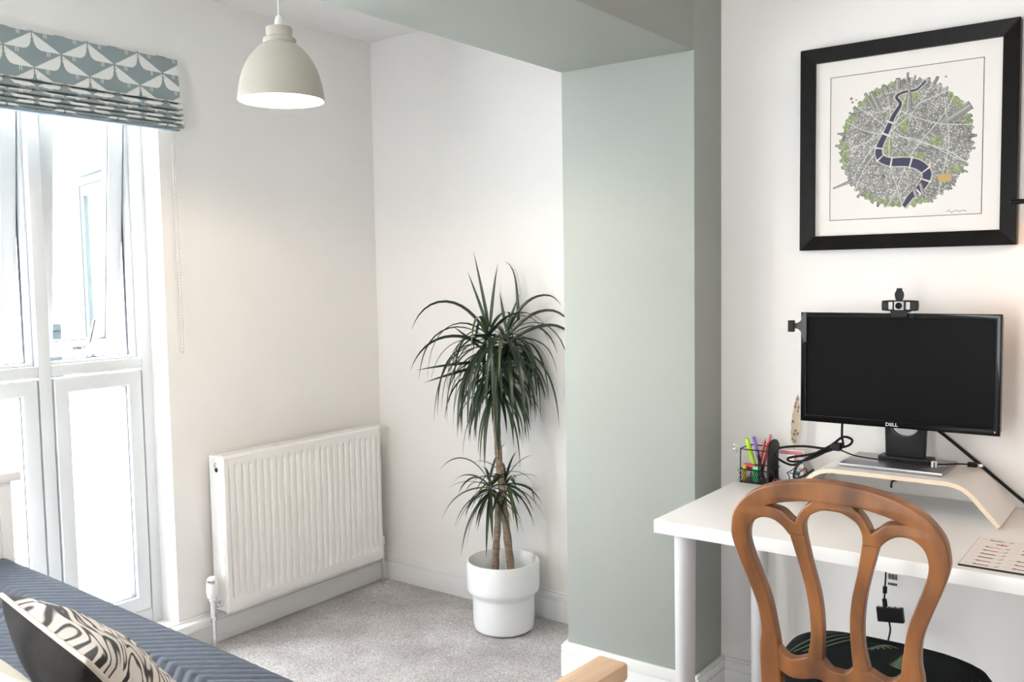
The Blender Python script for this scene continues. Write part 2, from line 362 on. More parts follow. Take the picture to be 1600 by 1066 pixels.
part('shaft', box(3.46, 3.63, 7, 7.2, -.2, 1.0, .01), 'slate', pier); part('coping', box(3.44, 3.65, 6.98, 7.22, 1.0, 1.05, .008), 'slate', pier)

# ---------------------------------------------------------------- roman blind with a bird print
BX0, BX1 = .68, 1.968
bl = thing('roman_blind', 'grey and white bird print roman blind folded up above window', 'blind', (1.2, Y0-.03, 1.9))
prof = [(2.918, 2.148)]
for k in range(9): prof.append((2.912-.010*k/8, 2.14-.147*k/8))
zz = [1.993, 1.968, 1.950, 1.936, 1.922, 1.908]
for i, zf in enumerate(zz):
    zn = zz[i+1] if i+1 < len(zz) else zf-.006
    o_ = -.006+.002*i
    prof += [(2.899+o_, zf+.002), (2.903+o_, zf-.001), (2.914, zf+.001), (2.916, zf-.004), (2.906+o_, zf-.007), (2.901+o_, (zf+zn)/2)]
prof.append((2.93, 1.905))
pts = np.array([tuple(v)[:2] for v in catmull([(a_, b_, 0) for a_, b_ in prof], 6)])
dl = np.r_[0, np.cumsum(np.hypot(*np.diff(pts, axis=0).T))]
sl = np.arange(0, dl[-1], .0018); yy = np.interp(sl, dl, pts[:, 0]); zz_ = np.interp(sl, dl, pts[:, 1])
xs = np.arange(BX0, BX1+.001, .0022)
PP = np.zeros((len(xs), len(sl), 3)); PP[..., 0] = xs[:, None]; PP[..., 1] = yy[None]; PP[..., 2] = zz_[None]
fold = np.clip((1.99-zz_)/.06, 0, 1); PP[..., 0] += ((xs-BX0)/(BX1-BX0))[:, None]**8*.012*fold[None]
def bird_colour(x, z):
    P_, D_ = .178, .0555
    grey = np.array([.27, .325, .335]); white = np.array([.80, .80, .77]); dark = np.array([.06, .07, .08])
    col = np.broadcast_to(grey, x.shape+(3,)).copy(); lum = np.zeros(x.shape); eye = np.zeros(x.shape, bool)
    for j in range(-1, 9):
        zr = 2.140-D_*j; u = ((x-1.460-(P_/2 if j % 2 else 0)+P_/2) % P_)-P_/2
        t = np.clip((np.abs(u)-.002)/(P_/2-.002), 0, 1)
        back = zr-.002-(D_-.003)*t
        belly = zr-D_*np.interp(t, [0, .015, .05, .1, .18, .26, .5, .8, 1], [.06, .40, .66, .83, .95, 1.0, 1.02, 1.01, 1.0])+.002
        w = (z < back) & (z > belly) & (np.abs(u) > .0025) & (t < .97)
        for tl_ in (.50, .57):
            w |= (np.abs(np.abs(u)-tl_*P_/2) < .0011) & (z < belly+.004) & (z > belly-.014)
        lum = np.maximum(lum, w)
        eye |= ((np.abs(u)-.008)**2+(z-zr+.012)**2) < .0014**2
    col[lum > .5] = white; col[eye] = dark
    return col
XX = np.broadcast_to(xs[:, None], (len(xs), len(sl))); ZZ = np.broadcast_to((2.148-sl)[None], XX.shape)
M['birds'] = attr_mat('bird_print_cotton', .85, .15)
fab = part('fabric', grid_mesh('fabric', PP, bird_colour(XX, ZZ)), 'birds', bl, 60)
part('headrail', box(BX0+.005, BX1-.004, 2.917, Y0, 2.118, 2.147, .002), 'gloss', bl)
part('lining', box(BX0+.005, BX1-.003, 2.921, 2.926, 1.907, 2.12, .001), 'paper', bl)
part('bottom_bar', box(BX0+.005, BX1-.004, 2.905, 2.927, 1.896, 1.906, .002), 'greyblue', bl)
ch = bmesh.new(); cp = [(1.944, 2.928, 1.91)]+[(1.944+.004*t, 2.928, 1.91-.79*t) for t in (.3, .6, .97)]+[(1.951, 2.928, 1.118)]+[(1.955-.003*t, 2.926, 1.14+.77*t) for t in (0, .4, .7, 1)]
path = catmull(cp, 30)
tube(path, .0011, 5, ch)
acc = 0
for a, c_ in zip(path, path[1:]):
    acc += (c_-a).length
    if acc > .009:
        acc = 0; bmesh.ops.create_icosphere(ch, subdivisions=1, radius=.0024, matrix=Matrix.Translation(c_))
part('pull_chain', ch, mat('putty_chain', (.55, .49, .42), .5), bl)

# ---------------------------------------------------------------- pendant lamp
LX, LY, LZ = 1.678, 2.014, 1.852
pl_ = thing('pendant_lamp', 'putty coloured dome pendant lamp, lit, hanging near window', 'lamp', (LX, LY, LZ))
so = [(.1145, 0), (.1155, .002), (.115, .01), (.1105, .04), (.101, .075), (.087, .105), (.068, .13), (.052, .145), (.042, .152), (.0435, .156), (.0440, .160), (.0425, .165), (.036, .168), (.0345, .171), (.0345, .192), (.031, .195), (.015, .195)]
so2 = [tuple(v)[:2] for v in catmull([(a_, b_, 0) for a_, b_ in so], 3)]
part('shade', lathe(so2, (LX, LY, LZ), 64, cap0=False, cap1=False), 'shade', pl_, 50)
part('shade_lining', lathe([(max(a_-.003, .012), min(b_, .185)) for a_, b_ in so2], (LX, LY, LZ), 64, cap0=False), 'shade_in', pl_, 50)
part('rim', tube([(LX+.1145*math.cos(2*math.pi*k/64), LY+.1145*math.sin(2*math.pi*k/64), LZ+.0005) for k in range(64)], .0018, 6, closed=True), 'shade', pl_)
part('lampholder', lathe([(.013, .19), (.0125, .2), (.011, .214), (.007, .224), (.003, .227)], (LX, LY, LZ), 24), 'flex', pl_)
part('cord', tube([(LX, LY, LZ+.222), (LX, LY, HC-.02)], .0022, 8), 'flex', pl_)
part('ceiling_rose', lathe([(.045, 0), (.045, -.01), (.03, -.02), (.006, -.026)], (LX, LY, HC), 32), 'flex', pl_)
part('bulb', lathe([(.006, .15), (.012, .14), (.018, .115), (.028, .085), (.03, .065), (.022, .045), (.008, .036)], (LX, LY, LZ), 24), 'bulb', pl_)
lb = light('pendant_light', 'POINT', (LX, LY, LZ+.028), 8, (1, .82, .62), shadow_soft_size=.02)

# ---------------------------------------------------------------- radiator
rad = thing('radiator', 'white ribbed panel radiator on wall beside window', 'radiator', (2.455, 2.91, .13))
RX0, RX1, RZ0, RZ1, RF = 2.049, 2.861, .133, .722, 2.853
nx = 24*12+24; ug = np.linspace(0, 1, 421); vg = np.r_[0, .02, np.linspace(.06, .14, 9), np.linspace(.2, .86, 8), np.linspace(.87, .95, 9), .985, 1]
U_, V_ = np.meshgrid(ug, vg, indexing='ij')
x_ = RX0+U_*(RX1-RX0); z_ = RZ0+V_*(RZ1-RZ0)
mg = .022; per = (RX1-RX0-2*mg)/24; ph = ((x_-RX0-mg)/per) % 1.0
inx = ((x_ > RX0+mg) & (x_ < RX1-mg)).astype(float)
gro = np.clip((.5-np.abs(ph-.5))/.16-.55, 0, 1)           # 1 on the ridge face, 0 in the gap
ridge = gro*gro*(3-2*gro)
endf = np.clip((np.minimum(V_-.075, .935-V_))/.035, 0, 1)
dep = inx*endf*(1-ridge)*.009
edge_r = np.clip(np.minimum.reduce([U_*812, (1-U_)*812, V_*590, (1-V_)*590])/5, 0, 1)
y_ = RF+dep+(1-edge_r)**2*.006
P3 = np.stack([x_, y_, z_], -1)
part('front_panel', grid_mesh('front_panel', P3), 'enamel', rad, 30)
part('panel_rim', (lambda bm: bm)(ring(RX0-.001, RX1+.001, RZ0-.001, RZ1+.001, .004, RF+.004, RF+.014, .001)), 'enamel', rad)
part('back_panel', box(RX0+.004, RX1-.004, RF+.062, RF+.070, RZ0+.004, RZ1-.004, .003), 'enamel', rad)
for xa, xb in ((RX0-.004, RX0+.002), (RX1-.002, RX1+.004)):
    part('side_panel', box(xa, xb, RF+.008, RF+.078, RZ0+.006, RZ1-.001, .0018), 'enamel', rad)
gb = ring(RX0+.006, RX1-.006, 0, .062, .008, 0, .004, .0008)
for k in range(52): box(RX0+.016+k*.0152, RX0+.022+k*.0152, 0, .004, .004, .058, 0, gb)
for v in gb.verts: v.co = (v.co.x, RF+.012+v.co.z, RZ1-.006+v.co.y)
part('top_grille', gb, 'enamel', rad)
fn = bmesh.new()
for k in range(40): box(RX0+.02+k*.0198, RX0+.0212+k*.0198, RF+.02, RF+.058, RZ0+.03, RZ1-.03, 0, fn)
tag(part('convector_fins', fn, 'enamel', rad), kind='stuff')
q = part('air_vent', lathe([(.011, 0), (.011, .004), (.007, .005), (.007, .009), (.003, .009)], (RX0-.003, RF+.036, RZ1-.034), 24, None, (-1, 0, 0)), 'chrome', rad)
part('plug_hole', lathe([(.0095, 0), (.0095, .002)], (RX0-.003, RF+.036, RZ1-.052), 20, None, (-1, 0, 0)), 'black', rad)
VX, VY = 2.006, RF+.034
vb = part('valve_body', cyl((VX, VY, .11), (VX, VY, .205), .0105), 'chrome', rad)
b = cyl((VX, VY, .168), (RX0, VY, .168), .0085); cyl((VX+.016, VY, .168), (VX+.028, VY, .168), .0125, 8, b); cyl((RX0-.014, VY, .168), (RX0-.004, VY, .168), .013, 8, b); part('valve_tail', b, 'chrome', vb)
part('valve_nut', cyl((VX, VY, .113), (VX, VY, .130), .0125, 8), 'chrome', vb); part('collar', cyl((VX, VY, .188), (VX, VY, .202), .0155, 32), 'chrome', vb)
hd = part('valve_head', lathe([(.016, .2), (.0185, .203), (.0215, .222), (.0215, .244), (.0195, .258), (.017, .272), (.012, .278), (.004, .28)], (VX, VY, 0), 40), 'gloss', rad)
sl_ = bmesh.new()
for k in range(-4, 5):
    a_ = math.pi*1.22+k*.17; c_ = Vector((VX+.0188*math.cos(a_), VY+.0188*math.sin(a_), .262))
    t = box(-.0010, .0010, -.0006, .0006, -.006, .006)
    bmesh.ops.transform(t, matrix=Matrix.Translation(c_) @ Matrix.Rotation(a_, 4, 'Z'), verts=t.verts); merge(t, sl_)
tag(part('valve_slots', sl_, 'tip', hd), kind='stuff')
part('pipe', cyl((VX, VY, 0), (VX, VY, .112), .0085), 'chrome', rad)
VX2 = 2.888
part('lockshield_valve', cyl((VX2, VY, .12), (VX2, VY, .185), .0095), 'chrome', rad)
part('valve_tail', cyl((RX1, VY, .165), (VX2, VY, .165), .008), 'chrome', rad)
part('lockshield_cap', lathe([(.012, .183), (.013, .188), (.012, .215), (.008, .222)], (VX2, VY, 0), 28), 'gloss', rad)
part('pipe', cyl((VX2, VY, 0), (VX2, VY, .122), .0085), 'chrome', rad)
for xk in (2.2, 2.7): part('wall_bracket', box(xk-.015, xk+.015, RF+.07, Y0, .25, .6, .002), 'enamel', rad)

# ---------------------------------------------------------------- plant pot and dragon tree
PX, PY = 2.780, 2.128
pot = thing('plant_pot', 'white two-tier glazed pot holding the dragon tree', 'pot', (PX, PY, 0))
po = [(.070, 0), (.100, .003), (.113, .012), (.1175, .03), (.119, .06), (.119, .134), (.1195, .140), (.126, .150), (.137, .160), (.1395, .170), (.140, .19), (.140, .269), (.1385, .275), (.1345, .2765)]
part('outer_wall', lathe(po, (PX, PY, 0), 72, cap1=False), 'pot', pot, 40)
part('inner_wall', lathe([(.1345, .2765), (.132, .273), (.131, .19), (.113, .15), (.111, .02)], (PX, PY, 0), 72, cap0=False), 'pot', pot, 40)
part('soil', lathe([(.122, .168), (.115, .174), (.06, .178), (.01, .18)], (PX, PY, 0), 40), 'soil', pot)
tree = thing('dragon_tree', 'tall dragon tree with two canes and drooping green strap leaves', 'plant', (PX, PY, .18))
DEP = Vector((2.80, 2.16, .6)).dot(fw)-EYE*fw.z
def at(px, py, dd=0):
    return Vector((0, 0, EYE))+(fw+rt*((px-800)/FPX)-up*((py-533)/FPX))*(DEP+dd)
def cane(P, r0, r1):
    path_ = catmull(P, 14); n_ = len(path_)
    return tube(path_, lambda t: (r0+(r1-r0)*t)*(1+.07*math.sin(t*n_*.9)), 12)
part('cane', cane([at(774, 906), at(775, 860), at(778, 810), at(776, 770)], .0145, .0125), 'bark', tree)
part('cane', cane([at(800, 905), at(794, 850), at(786, 780), at(779, 710), at(775, 640), at(772, 560)], .0160, .0125), 'bark', tree)
rnd = random.Random(11)
def leaf(base, az, el, L, droop, w, young=False, roll=0):
    n = 13; d = Vector((math.cos(az)*math.cos(el), math.sin(az)*math.cos(el), math.sin(el))); p_ = Vector(base); bm = bmesh.new(); rows = []
    side0 = Vector((-math.sin(az), math.cos(az), 0))
    for i in range(n+1):
        t = i/n; ww = w*min(1, .45+2.6*t)*max(0.02, (1-t**2.2))
        sd = (side0-d*side0.dot(d)).normalized(); nr = d.cross(sd).normalized()
        sd = (sd*math.cos(roll)+nr*math.sin(roll)); nr = d.cross(sd)
        rows.append([bm.verts.new(p_+sd*ww*.5+nr*ww*.16), bm.verts.new(p_), bm.verts.new(p_-sd*ww*.5+nr*ww*.16)])
        st_ = L/n; d = (d+Vector((0, 0, -1))*droop*st_*(.35+1.3*t)).normalized(); p_ = p_+d*st_
        if p_.x > 2.945: p_.x = 2.945; d.x = min(d.x, 0); d.normalize()
        if p_.y > 2.93: p_.y = 2.93
    for A, B in zip(rows, rows[1:]):
        for k in range(2): bm.faces.new((A[k], A[k+1], B[k+1], B[k]))
    for v in bm.verts: v.co.x = min(v.co.x, 2.955)
    return part('leaf', bm, 'leaf2' if young else 'leaf', tree, 80)
toc = math.atan2(-fw.y, -fw.x)      # azimuth towards the viewer
def head(c, n, L0, L1, e0, e1, d0, d1, w=.020, spread=.02):
    for i in range(n):
        t = (i+.5)/n; az = i*2.39996+rnd.uniform(-.25, .25); el = R(e0+(e1-e0)*t**.8+rnd.uniform(-9, 9))
        b_ = c+Vector((rnd.uniform(-.006, .006), rnd.uniform(-.006, .006), -spread*t))
        away = math.cos(az-0)            # 1 = straight into the alcove wall
        L = rnd.uniform(L0, L1)*(1 if away < .55 else .85)
        leaf(b_, az, el, L, rnd.uniform(d0, d1), w*rnd.uniform(.8, 1.15), rnd.random() < .15, rnd.uniform(-.4, .4))
head(at(762, 524), 36, .30, .44, 60, -20, 8, 14, spread=.06)
head(at(791, 526), 36, .30, .44, 48, -20, 8, 14, spread=.06)
head(at(775, 570, -.01), 54, .24, .34, 35, -50, 7, 13, w=.021, spread=.10)
# individually placed upright and arching leaves: (base px, azimuth in image: +right/-left, elevation, length, droop)
r_az = math.atan2(rt.y, rt.x)
for bx_, by_, side, el, L, dr in ((763, 515, -1, 72, .24, .4), (764, 512, -1, 80, .30, .3), (766, 512, 1, 84, .25, 2.4), (762, 525, -1, 62, .40, 8), (790, 520, 1, 70, .16, .8), (793, 518, 1, 66, .30, 8.5), (792, 530, 1, 55, .36, 7.5), (760, 540, -1, 30, .36, 6.5), (758, 565, -1, -4, .27, .4), (752, 572, -1, -14, .23, .3), (752, 545, -1, 40, .14, .2), (796, 535, 1, 38, .38, 6), (790, 515, -1, 82, .15, .2)):
    leaf(at(bx_, by_, -.02), r_az if side > 0 else r_az+math.pi, R(el), L, dr, .016, False, 1.0)
head(at(766, 756), 36, .17, .28, 68, -45, 6, 12, w=.016, spread=.04)
head(at(791, 750, .02), 26, .15, .24, 66, -35, 6, 12, w=.015, spread=.04)

# ---------------------------------------------------------------- daybed
bed = thing('daybed', 'daybed with quilted slate blue chevron bedspread in front of window', 'bed', (.78, 1.8, 0))
EX, EZ, BR = 1.215, .557, .035
upath = [(EX+.004, .22), (EX+.002, EZ-BR)]+[(EX-BR+BR*math.cos(a_), EZ-BR+BR*math.sin(a_)) for a_ in np.linspace(.15, math.pi/2, 8)]+[(.36, EZ)]
ua = np.array(upath); ud = np.r_[0, np.cumsum(np.hypot(*np.diff(ua, axis=0).T))]
us = np.arange(0, ud[-1], .0055); ux = np.interp(us, ud, ua[:, 0]); uz = np.interp(us, ud, ua[:, 1])
tx = np.gradient(ux); tz = np.gradient(uz); tn = np.hypot(tx, tz); nxn, nzn = tz/tn, -tx/tn
vy = np.arange(.76, 2.825, .0055); uedge = np.interp(EX-.10, -ua[:, 0]+0, ud) if False else ud[10]
UU, VV = np.meshgrid(us, vy, indexing='ij')
dd = (UU-(ud[-2]+.10-BR*.3)); wv = .24; dd = np.abs((dd+wv/2) % wv-wv/2)
fph = ((VV+1.2*dd)/.0365) % 1.0
hq = .0085*(1-np.exp(-(np.minimum(fph, 1-fph)/.15)**2))+.0016*np.sin(VV*9+UU*5)*np.sin(UU*11)
PB = np.stack([ux[:, None]+nxn[:, None]*hq, VV, uz[:, None]+nzn[:, None]*hq], -1)
sp_ = part('bedspread', grid_mesh('bedspread', PB), 'spread', bed, 70)
part('mattress', box(.36, EX-.012, .77, 2.82, .33, EZ-.012, .03), 'paper', bed)
part('side_rail', box(EX-.05, EX-.015, .77, 2.82, .2, .325, .004), 'whitewood', bed)
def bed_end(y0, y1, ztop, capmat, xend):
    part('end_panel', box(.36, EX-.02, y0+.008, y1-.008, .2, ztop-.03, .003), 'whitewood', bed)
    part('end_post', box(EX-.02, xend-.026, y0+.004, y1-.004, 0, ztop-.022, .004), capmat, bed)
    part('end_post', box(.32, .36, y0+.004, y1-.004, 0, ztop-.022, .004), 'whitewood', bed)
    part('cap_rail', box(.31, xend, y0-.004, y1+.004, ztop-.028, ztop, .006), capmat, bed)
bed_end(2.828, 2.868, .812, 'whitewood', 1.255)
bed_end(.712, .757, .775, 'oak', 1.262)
bed.rotation_euler.z = R(-2.8)

def cushion(name, label, cen, Wd, Hd, th, yaw, lean, front, back, piping):
    q_ = thing(name, label, 'cushion', (cen[0], cen[1], EZ))
    Wv = Vector((math.sin(yaw), math.cos(yaw), 0)); out_ = Vector((math.cos(yaw), -math.sin(yaw), 0))
    Hv = -out_*math.sin(lean)+Vector((0, 0, math.cos(lean))); Nv = out_*math.cos(lean)+Vector((0, 0, math.sin(lean)))
    n = 41; a_ = np.linspace(-1, 1, n); A_, B_ = np.meshgrid(a_, a_, indexing='ij')
    prf = ((1-A_**2)*(1-B_**2)).clip(0)**.42
    pinch = 1-.06*(1-np.abs(B_)**2)*0-.05*(1-B_**2); pinch2 = 1-.05*(1-A_**2)
    wr = .004*np.sin(A_*7+B_*3)*np.sin(B_*6-A_*2)*prf
    def surf(sgn):
        k = (prf*th+wr)*sgn
        su = A_*Wd/2*np.where(np.abs(A_) > 0, pinch, 1); sv = B_*Hd/2*pinch2
        return np.array(cen)[None, None]+su[..., None]*np.array(Wv)+sv[..., None]*np.array(Hv)+k[..., None]*np.array(Nv)
    uv = np.stack([A_*.5+.5, B_*.5+.5], -1)
    part('front_cover', grid_mesh('front_cover', surf(1), uv=uv), front, q_, 80)
    part('back_cover', grid_mesh('back_cover', surf(-1), uv=uv), back, q_, 80)
    E_ = surf(0); ed = [E_[i, 0] for i in range(n-1)]+[E_[-1, i] for i in range(n-1)]+[E_[i, -1] for i in range(n-1, 0, -1)]+[E_[0, i] for i in range(n-1, 0, -1)]
    part('piping', tube([Vector(v) for v in ed], .0038, 6, closed=True), piping, q_, 80)
cushion('brush_print_cushion', 'cushion with black and cream brush print front and charcoal back on daybed', (.738, 1.309, .727), .372, .37, .072, R(9.2), R(35), 'print', 'charcoal', 'piping')
cushion('cream_cushion', 'plain cream cushion behind the charcoal-backed cushion on daybed', (.476, 1.11, .775), .42, .42, .06, R(3), R(14), 'cream', 'cream', 'cream')

# ---------------------------------------------------------------- desk
desk = thing('desk', 'white laminate desk with round grey legs against wall', 'desk', (2.43, .45, 0))
DX0, DX1, DY0, DY1, DZ = 2.110, 2.745, -.28, 1.120, .730
part('desktop', box(DX0, DX1, DY0, DY1, DZ-.034, DZ, .0015), 'desk', desk)
for lx, ly in ((2.155, 1.053), (2.665, 1.053), (2.165, -.2), (2.665, -.2)):
    l_ = part('leg', lathe([(.022, .012), (.024, .016), (.0275, .66), (.0275, .690), (.030, .692), (.030, .696)], (lx, ly, 0), 40), 'deskleg', desk)
    part('foot', lathe([(.018, 0), (.02, .003), (.02, .014)], (lx, ly, 0), 24), 'black', l_)

# bent plywood riser: arch profile in y-z, swept along x
ris = thing('monitor_riser', 'bent plywood monitor riser with white top under monitor', 'riser', (2.60, .64, DZ))
ya, yb, zt = .375, .905, .832
cl = [(ya, DZ+.004), (ya+.035, DZ+.042), (ya+.062, DZ+.072), (ya+.085, DZ+.089), (ya+.115, zt-.005), (ya+.16, zt-.004)]
cl = cl+[(ya+yb-y, z) for y, z in cl[::-1]]
cl = [v for v in catmull([(y, z, 0) for y, z in cl], 6)]
def strip(c0, c1, x0, x1):
    bm = bmesh.new(); n = len(cl); L = []
    for i, p_ in enumerate(cl):
        d = (cl[min(i+1, n-1)]-cl[max(i-1, 0)]).normalized(); nn = Vector((-d.y, d.x))
        L.append([bm.verts.new((x, p_.x+nn.x*o_, max(p_.y+nn.y*o_, DZ))) for o_, x in ((c0, x0), (c1, x0), (c1, x1), (c0, x1))])
    for A, B in zip(L, L[1:]):
        for k in range(4): bm.faces.new((A[k], A[(k+1) % 4], B[(k+1) % 4], B[k]))
    bm.faces.new(L[0]); bm.faces.new(L[-1][::-1]); return bm
part('plywood_core', strip(-.0045, .0045, 2.487, 2.735), 'ply', ris, 30)
part('top_laminate', strip(.0045, .0054, 2.4875, 2.7345), 'desk', ris, 30)
part('under_laminate', strip(-.0054, -.0045, 2.4875, 2.7345), 'desk', ris, 30)
ZT = zt+.0025

# ---------------------------------------------------------------- monitor
mon = thing('monitor', 'black widescreen monitor switched off on plywood riser', 'monitor', (2.62, .646, ZT))
MX, MY0, MY1, MZ0, MZ1 = 2.585, .392, .901, .943, 1.252
bz = lambda s, v, t: Vector((MX+.004-t, s, v))
part('bezel', plate([(MY0, MZ0), (MY1, MZ0), (MY1, MZ1), (MY0, MZ1)], [[(MY0+.015, MZ0+.019), (MY0+.015, MZ1-.014), (MY1-.015, MZ1-.014), (MY1-.015, MZ0+.019)]], bz, .006, .0015), 'blackgloss', mon)
part('screen', box(MX+.003, MX+.006, MY0+.014, MY1-.014, MZ0+.018, MZ1-.013), 'screen', mon)
part('rear_shell', box(MX+.008, MX+.04, MY0+.002, MY1-.002, MZ0+.002, MZ1-.002, .008), 'black', mon)
part('rear_housing', box(MX+.036, MX+.062, .50, .79, .99, 1.2, .012), 'black', mon)
part('power_light', box(MX-.0032, MX-.0018, MY0+.0105, MY0+.0125, MZ0+.008, MZ0+.012), 'white_led_dot', mon)
text('DELL', .0125, lambda x, y, z: Vector((MX-.0025-z, .653-x*1.15, MZ0+.0085+y)), 'badge_silver', mon, 'brand_lettering', bold=.0003)
nk = [(.582, ZT+.012), (.684, ZT+.012), (.690, 1.05), (.576, 1.05)]
hole = [(.634+.036*math.cos(a_), .940+.028*math.sin(a_)) for a_ in np.linspace(0, 2*math.pi, 40, endpoint=False)]
nkp = part('stand_neck', plate(nk, [hole], lambda s, v, t: Vector((2.655+t+.0*(v-.84), s, v)), .010, .003), 'black', mon)
part('neck_collar', box(2.628, 2.684, .562, .700, ZT+.0085, ZT+.022, .004), 'black', mon)
part('cable_hole_ring', tube([Vector((2.644, y, z)) for y, z in hole], .002, 6, closed=True), 'dark_grey_plastic', nkp)
bs = part('stand_base', box(2.535, 2.722, .515, .778, ZT, ZT+.009, .002), 'steel', mon)
part('base_pad', box(2.537, 2.72, .517, .776, ZT-.0005, ZT+.002), 'black', bs)

wc = thing('webcam', 'black and silver webcam with flipped-up lens cover on monitor', 'webcam', (2.59, .635, MZ1))
wy, wz, wx = .635, 1.2725, 2.572
wb = plate(catmull([(-.045, -.010, 0), (-.045, .010, 0), (-.04, .0135, 0), (0, .0145, 0), (.04, .0135, 0), (.045, .010, 0), (.045, -.010, 0), (.04, -.0135, 0), (0, -.0145, 0), (-.04, -.0135, 0)], 4, True), [], lambda s, v, t: Vector((wx+.010+t, wy+s, wz+v)), .010, .003)
part('body', wb, 'black', wc)
for s in (-1, 1): part('silver_panel', box(wx-.001, wx+.002, min(wy+s*.012, wy+s*.027), max(wy+s*.012, wy+s*.027), wz-.010, wz+.010, .001), 'badge_silver', wc)
ln_ = part('lens_surround', box(wx-.004, wx+.002, wy-.0125, wy+.0125, wz-.0115, wz+.0115, .003), 'badge_silver', wc)
part('lens', lathe([(.0085, 0), (.0085, .004), (.006, .0045), (.005, .003), (.001, .003)], (wx-.003, wy, wz), 28, None, (-1, 0, 0)), 'blackgloss', ln_)
for s in (-1, 1): part('side_strip', box(wx-.003, wx+.001, wy+s*.0145-.002, wy+s*.0145+.002, wz-.013, wz+.013, .0008), 'black', wc)
part('lens_cover', plate(catmull([(-.007, .014, 0), (-.0115, .026, 0), (-.011, .034, 0), (-.007, .042, 0), (-.0068, .046, 0), (.0068, .046, 0), (.007, .042, 0), (.011, .034, 0), (.0115, .026, 0), (.007, .014, 0)], 4, True), [], lambda s, v, t: Vector((wx+.001+t, wy+s, wz+v)), .0015, .0005), 'black', wc)
b = box(wx-.002, wx+.05, wy-.019, wy+.022, 1.253, 1.260, .0015); box(wx+.002, MX-.004, wy-.019, wy+.022, 1.243, 1.256, .001, b)
part('mount_clip', b, 'black', wc)

clip = thing('paper_clip_holder', 'black copy-holder clip on the upper left monitor corner', 'clip', (2.578, .905, 1.17))
b = box(MX-.006, MX-.0025, .884, .8945, 1.168, 1.250, .0015); part('strip', b, 'dark_grey_plastic', clip)
part('bracket', plate(catmull([(.894, 1.245, 0), (.901, 1.228, 0), (.916, 1.221, 0), (.930, 1.2235, 0), (.930, 1.2, 0), (.916, 1.206, 0), (.901, 1.198, 0), (.894, 1.178, 0)], 4, True), [], lambda s, v, t: Vector((MX-.004+t, s, v)), .0016, .0005), 'dark_grey_plastic', clip)
part('jaw', box(MX-.014, MX+.002, .919, .935, 1.196, 1.229, .002), 'black', clip)

# ---------------------------------------------------------------- cables
def cable(name, label, P, r, cat='cable', n=10):
    o = part(name, tube(catmull(P, n), r, 8), 'rubber', None, 60); return tag(o, label, cat)
cb = thing('power_cable', 'looped black cable bundled beside the monitor base', 'cable', (2.66, .86, DZ))
part('loop', tube(catmull([(2.64, .80, .96), (2.645, .803, .90), (2.64, .80, .868), (2.62, .835, .862), (2.60, .90, .866), (2.58, .96, .858), (2.585, .978, .835), (2.60, .95, .812), (2.61, .925, .808), (2.62, .89, .83), (2.635, .825, .858), (2.65, .785, .872), (2.655, .778, .888), (2.645, .80, .895), (2.63, .83, .870), (2.61, .88, .838), (2.60, .915, .808), (2.60, .925, .772), (2.60, .905, .775), (2.61, .87, .80)], 10), .0034, 8), 'rubber', cb, 60)
part('loop', tube(catmull([(2.632, .82, .866), (2.61, .88, .83), (2.60, .93, .818), (2.60, .94, .828), (2.62, .88, .842), (2.632, .825, .864)], 8), .0034, 8), 'rubber', cb, 60)
part('cable_tie', box(2.622, 2.65, .802, .826, .857, .879, .003), 'rubber', cb)
us = thing('usb_lead', 'thin black lead with silver plug lying across monitor base', 'cable', (2.62, .55, ZT))
part('lead', tube(catmull([(2.62, .80, .862), (2.61, .76, .853), (2.606, .72, .850), (2.602, .66, .850), (2.604, .58, .850), (2.62, .535, .850), (2.66, .50, .848), (2.70, .478, .842)], 8), .0021, 7), 'rubber', us, 60)
part('plug_body', box(2.694, 2.712, .462, .486, ZT+.001, ZT+.013, .002), 'rubber', us); part('plug_tip', box(2.7, 2.712, .449, .462, ZT+.003, ZT+.009, .0006), 'chrome', us)
u2 = thing('usb_adapter', 'small silver adapter standing on the monitor base', 'adapter', (2.60, .548, ZT+.009))
part('shell', box(2.594, 2.606, .541, .555, ZT+.0095, ZT+.026, .002), 'badge_silver', u2); part('band', box(2.5925, 2.6075, .545, .549, ZT+.0093, ZT+.0245, .001), 'dark_grey_plastic', u2)
cable('display_cable', 'thick black cable slanting from monitor down to desk edge', [(2.655, .61, 1.0), (2.70, .585, .945), (2.745, .55, .905), (2.7485, .46, .832), (2.7485, .365, .754), (2.742, .33, .7375), (2.735, .25, .735), (2.73, .10, .735)], .0045)
cable('stray_cable_end', 'short black cable end hanging under front of the riser', [(2.52, .60, .8215), (2.515, .612, .8205), (2.505, .628, .816), (2.505, .632, .806), (2.507, .632, .798)], .0028, 'cable', 6)

# USB hub hanging under the desk
hub = thing('usb_hub', 'black four-port USB hub dangling on its lead below desk', 'usb hub', (2.69, .676, .37))
hm = Matrix.Translation((2.69, .676, .390)) @ Matrix.Rotation(R(-7), 4, 'X')
def hx(bm): bmesh.ops.transform(bm, matrix=hm, verts=bm.verts); return bm
bd = part('body', hx(box(-.009, .009, -.036, .036, -.021, .021, .003)), 'black', hub)
for k in range(4): part('port', hx(box(-.004, .004, -.028+k*.0155, -.018+k*.0155, .0195, .0225, .0005)), 'badge_silver', bd)
part('plug', hx(cyl((0, .012, .02), (0, .012, .044), .0065, 16)), 'rubber', hub)
part('lead', tube(catmull([(2.69, .693, .43), (2.69, .692, .46), (2.688, .689, .52), (2.685, .686, .60), (2.68, .684, .6955)], 6), .0025, 8), 'rubber', hub)
part('ferrite', cyl((2.6895, .692, .449), (2.689, .6915, .469), .006, 16), 'rubber', hub)
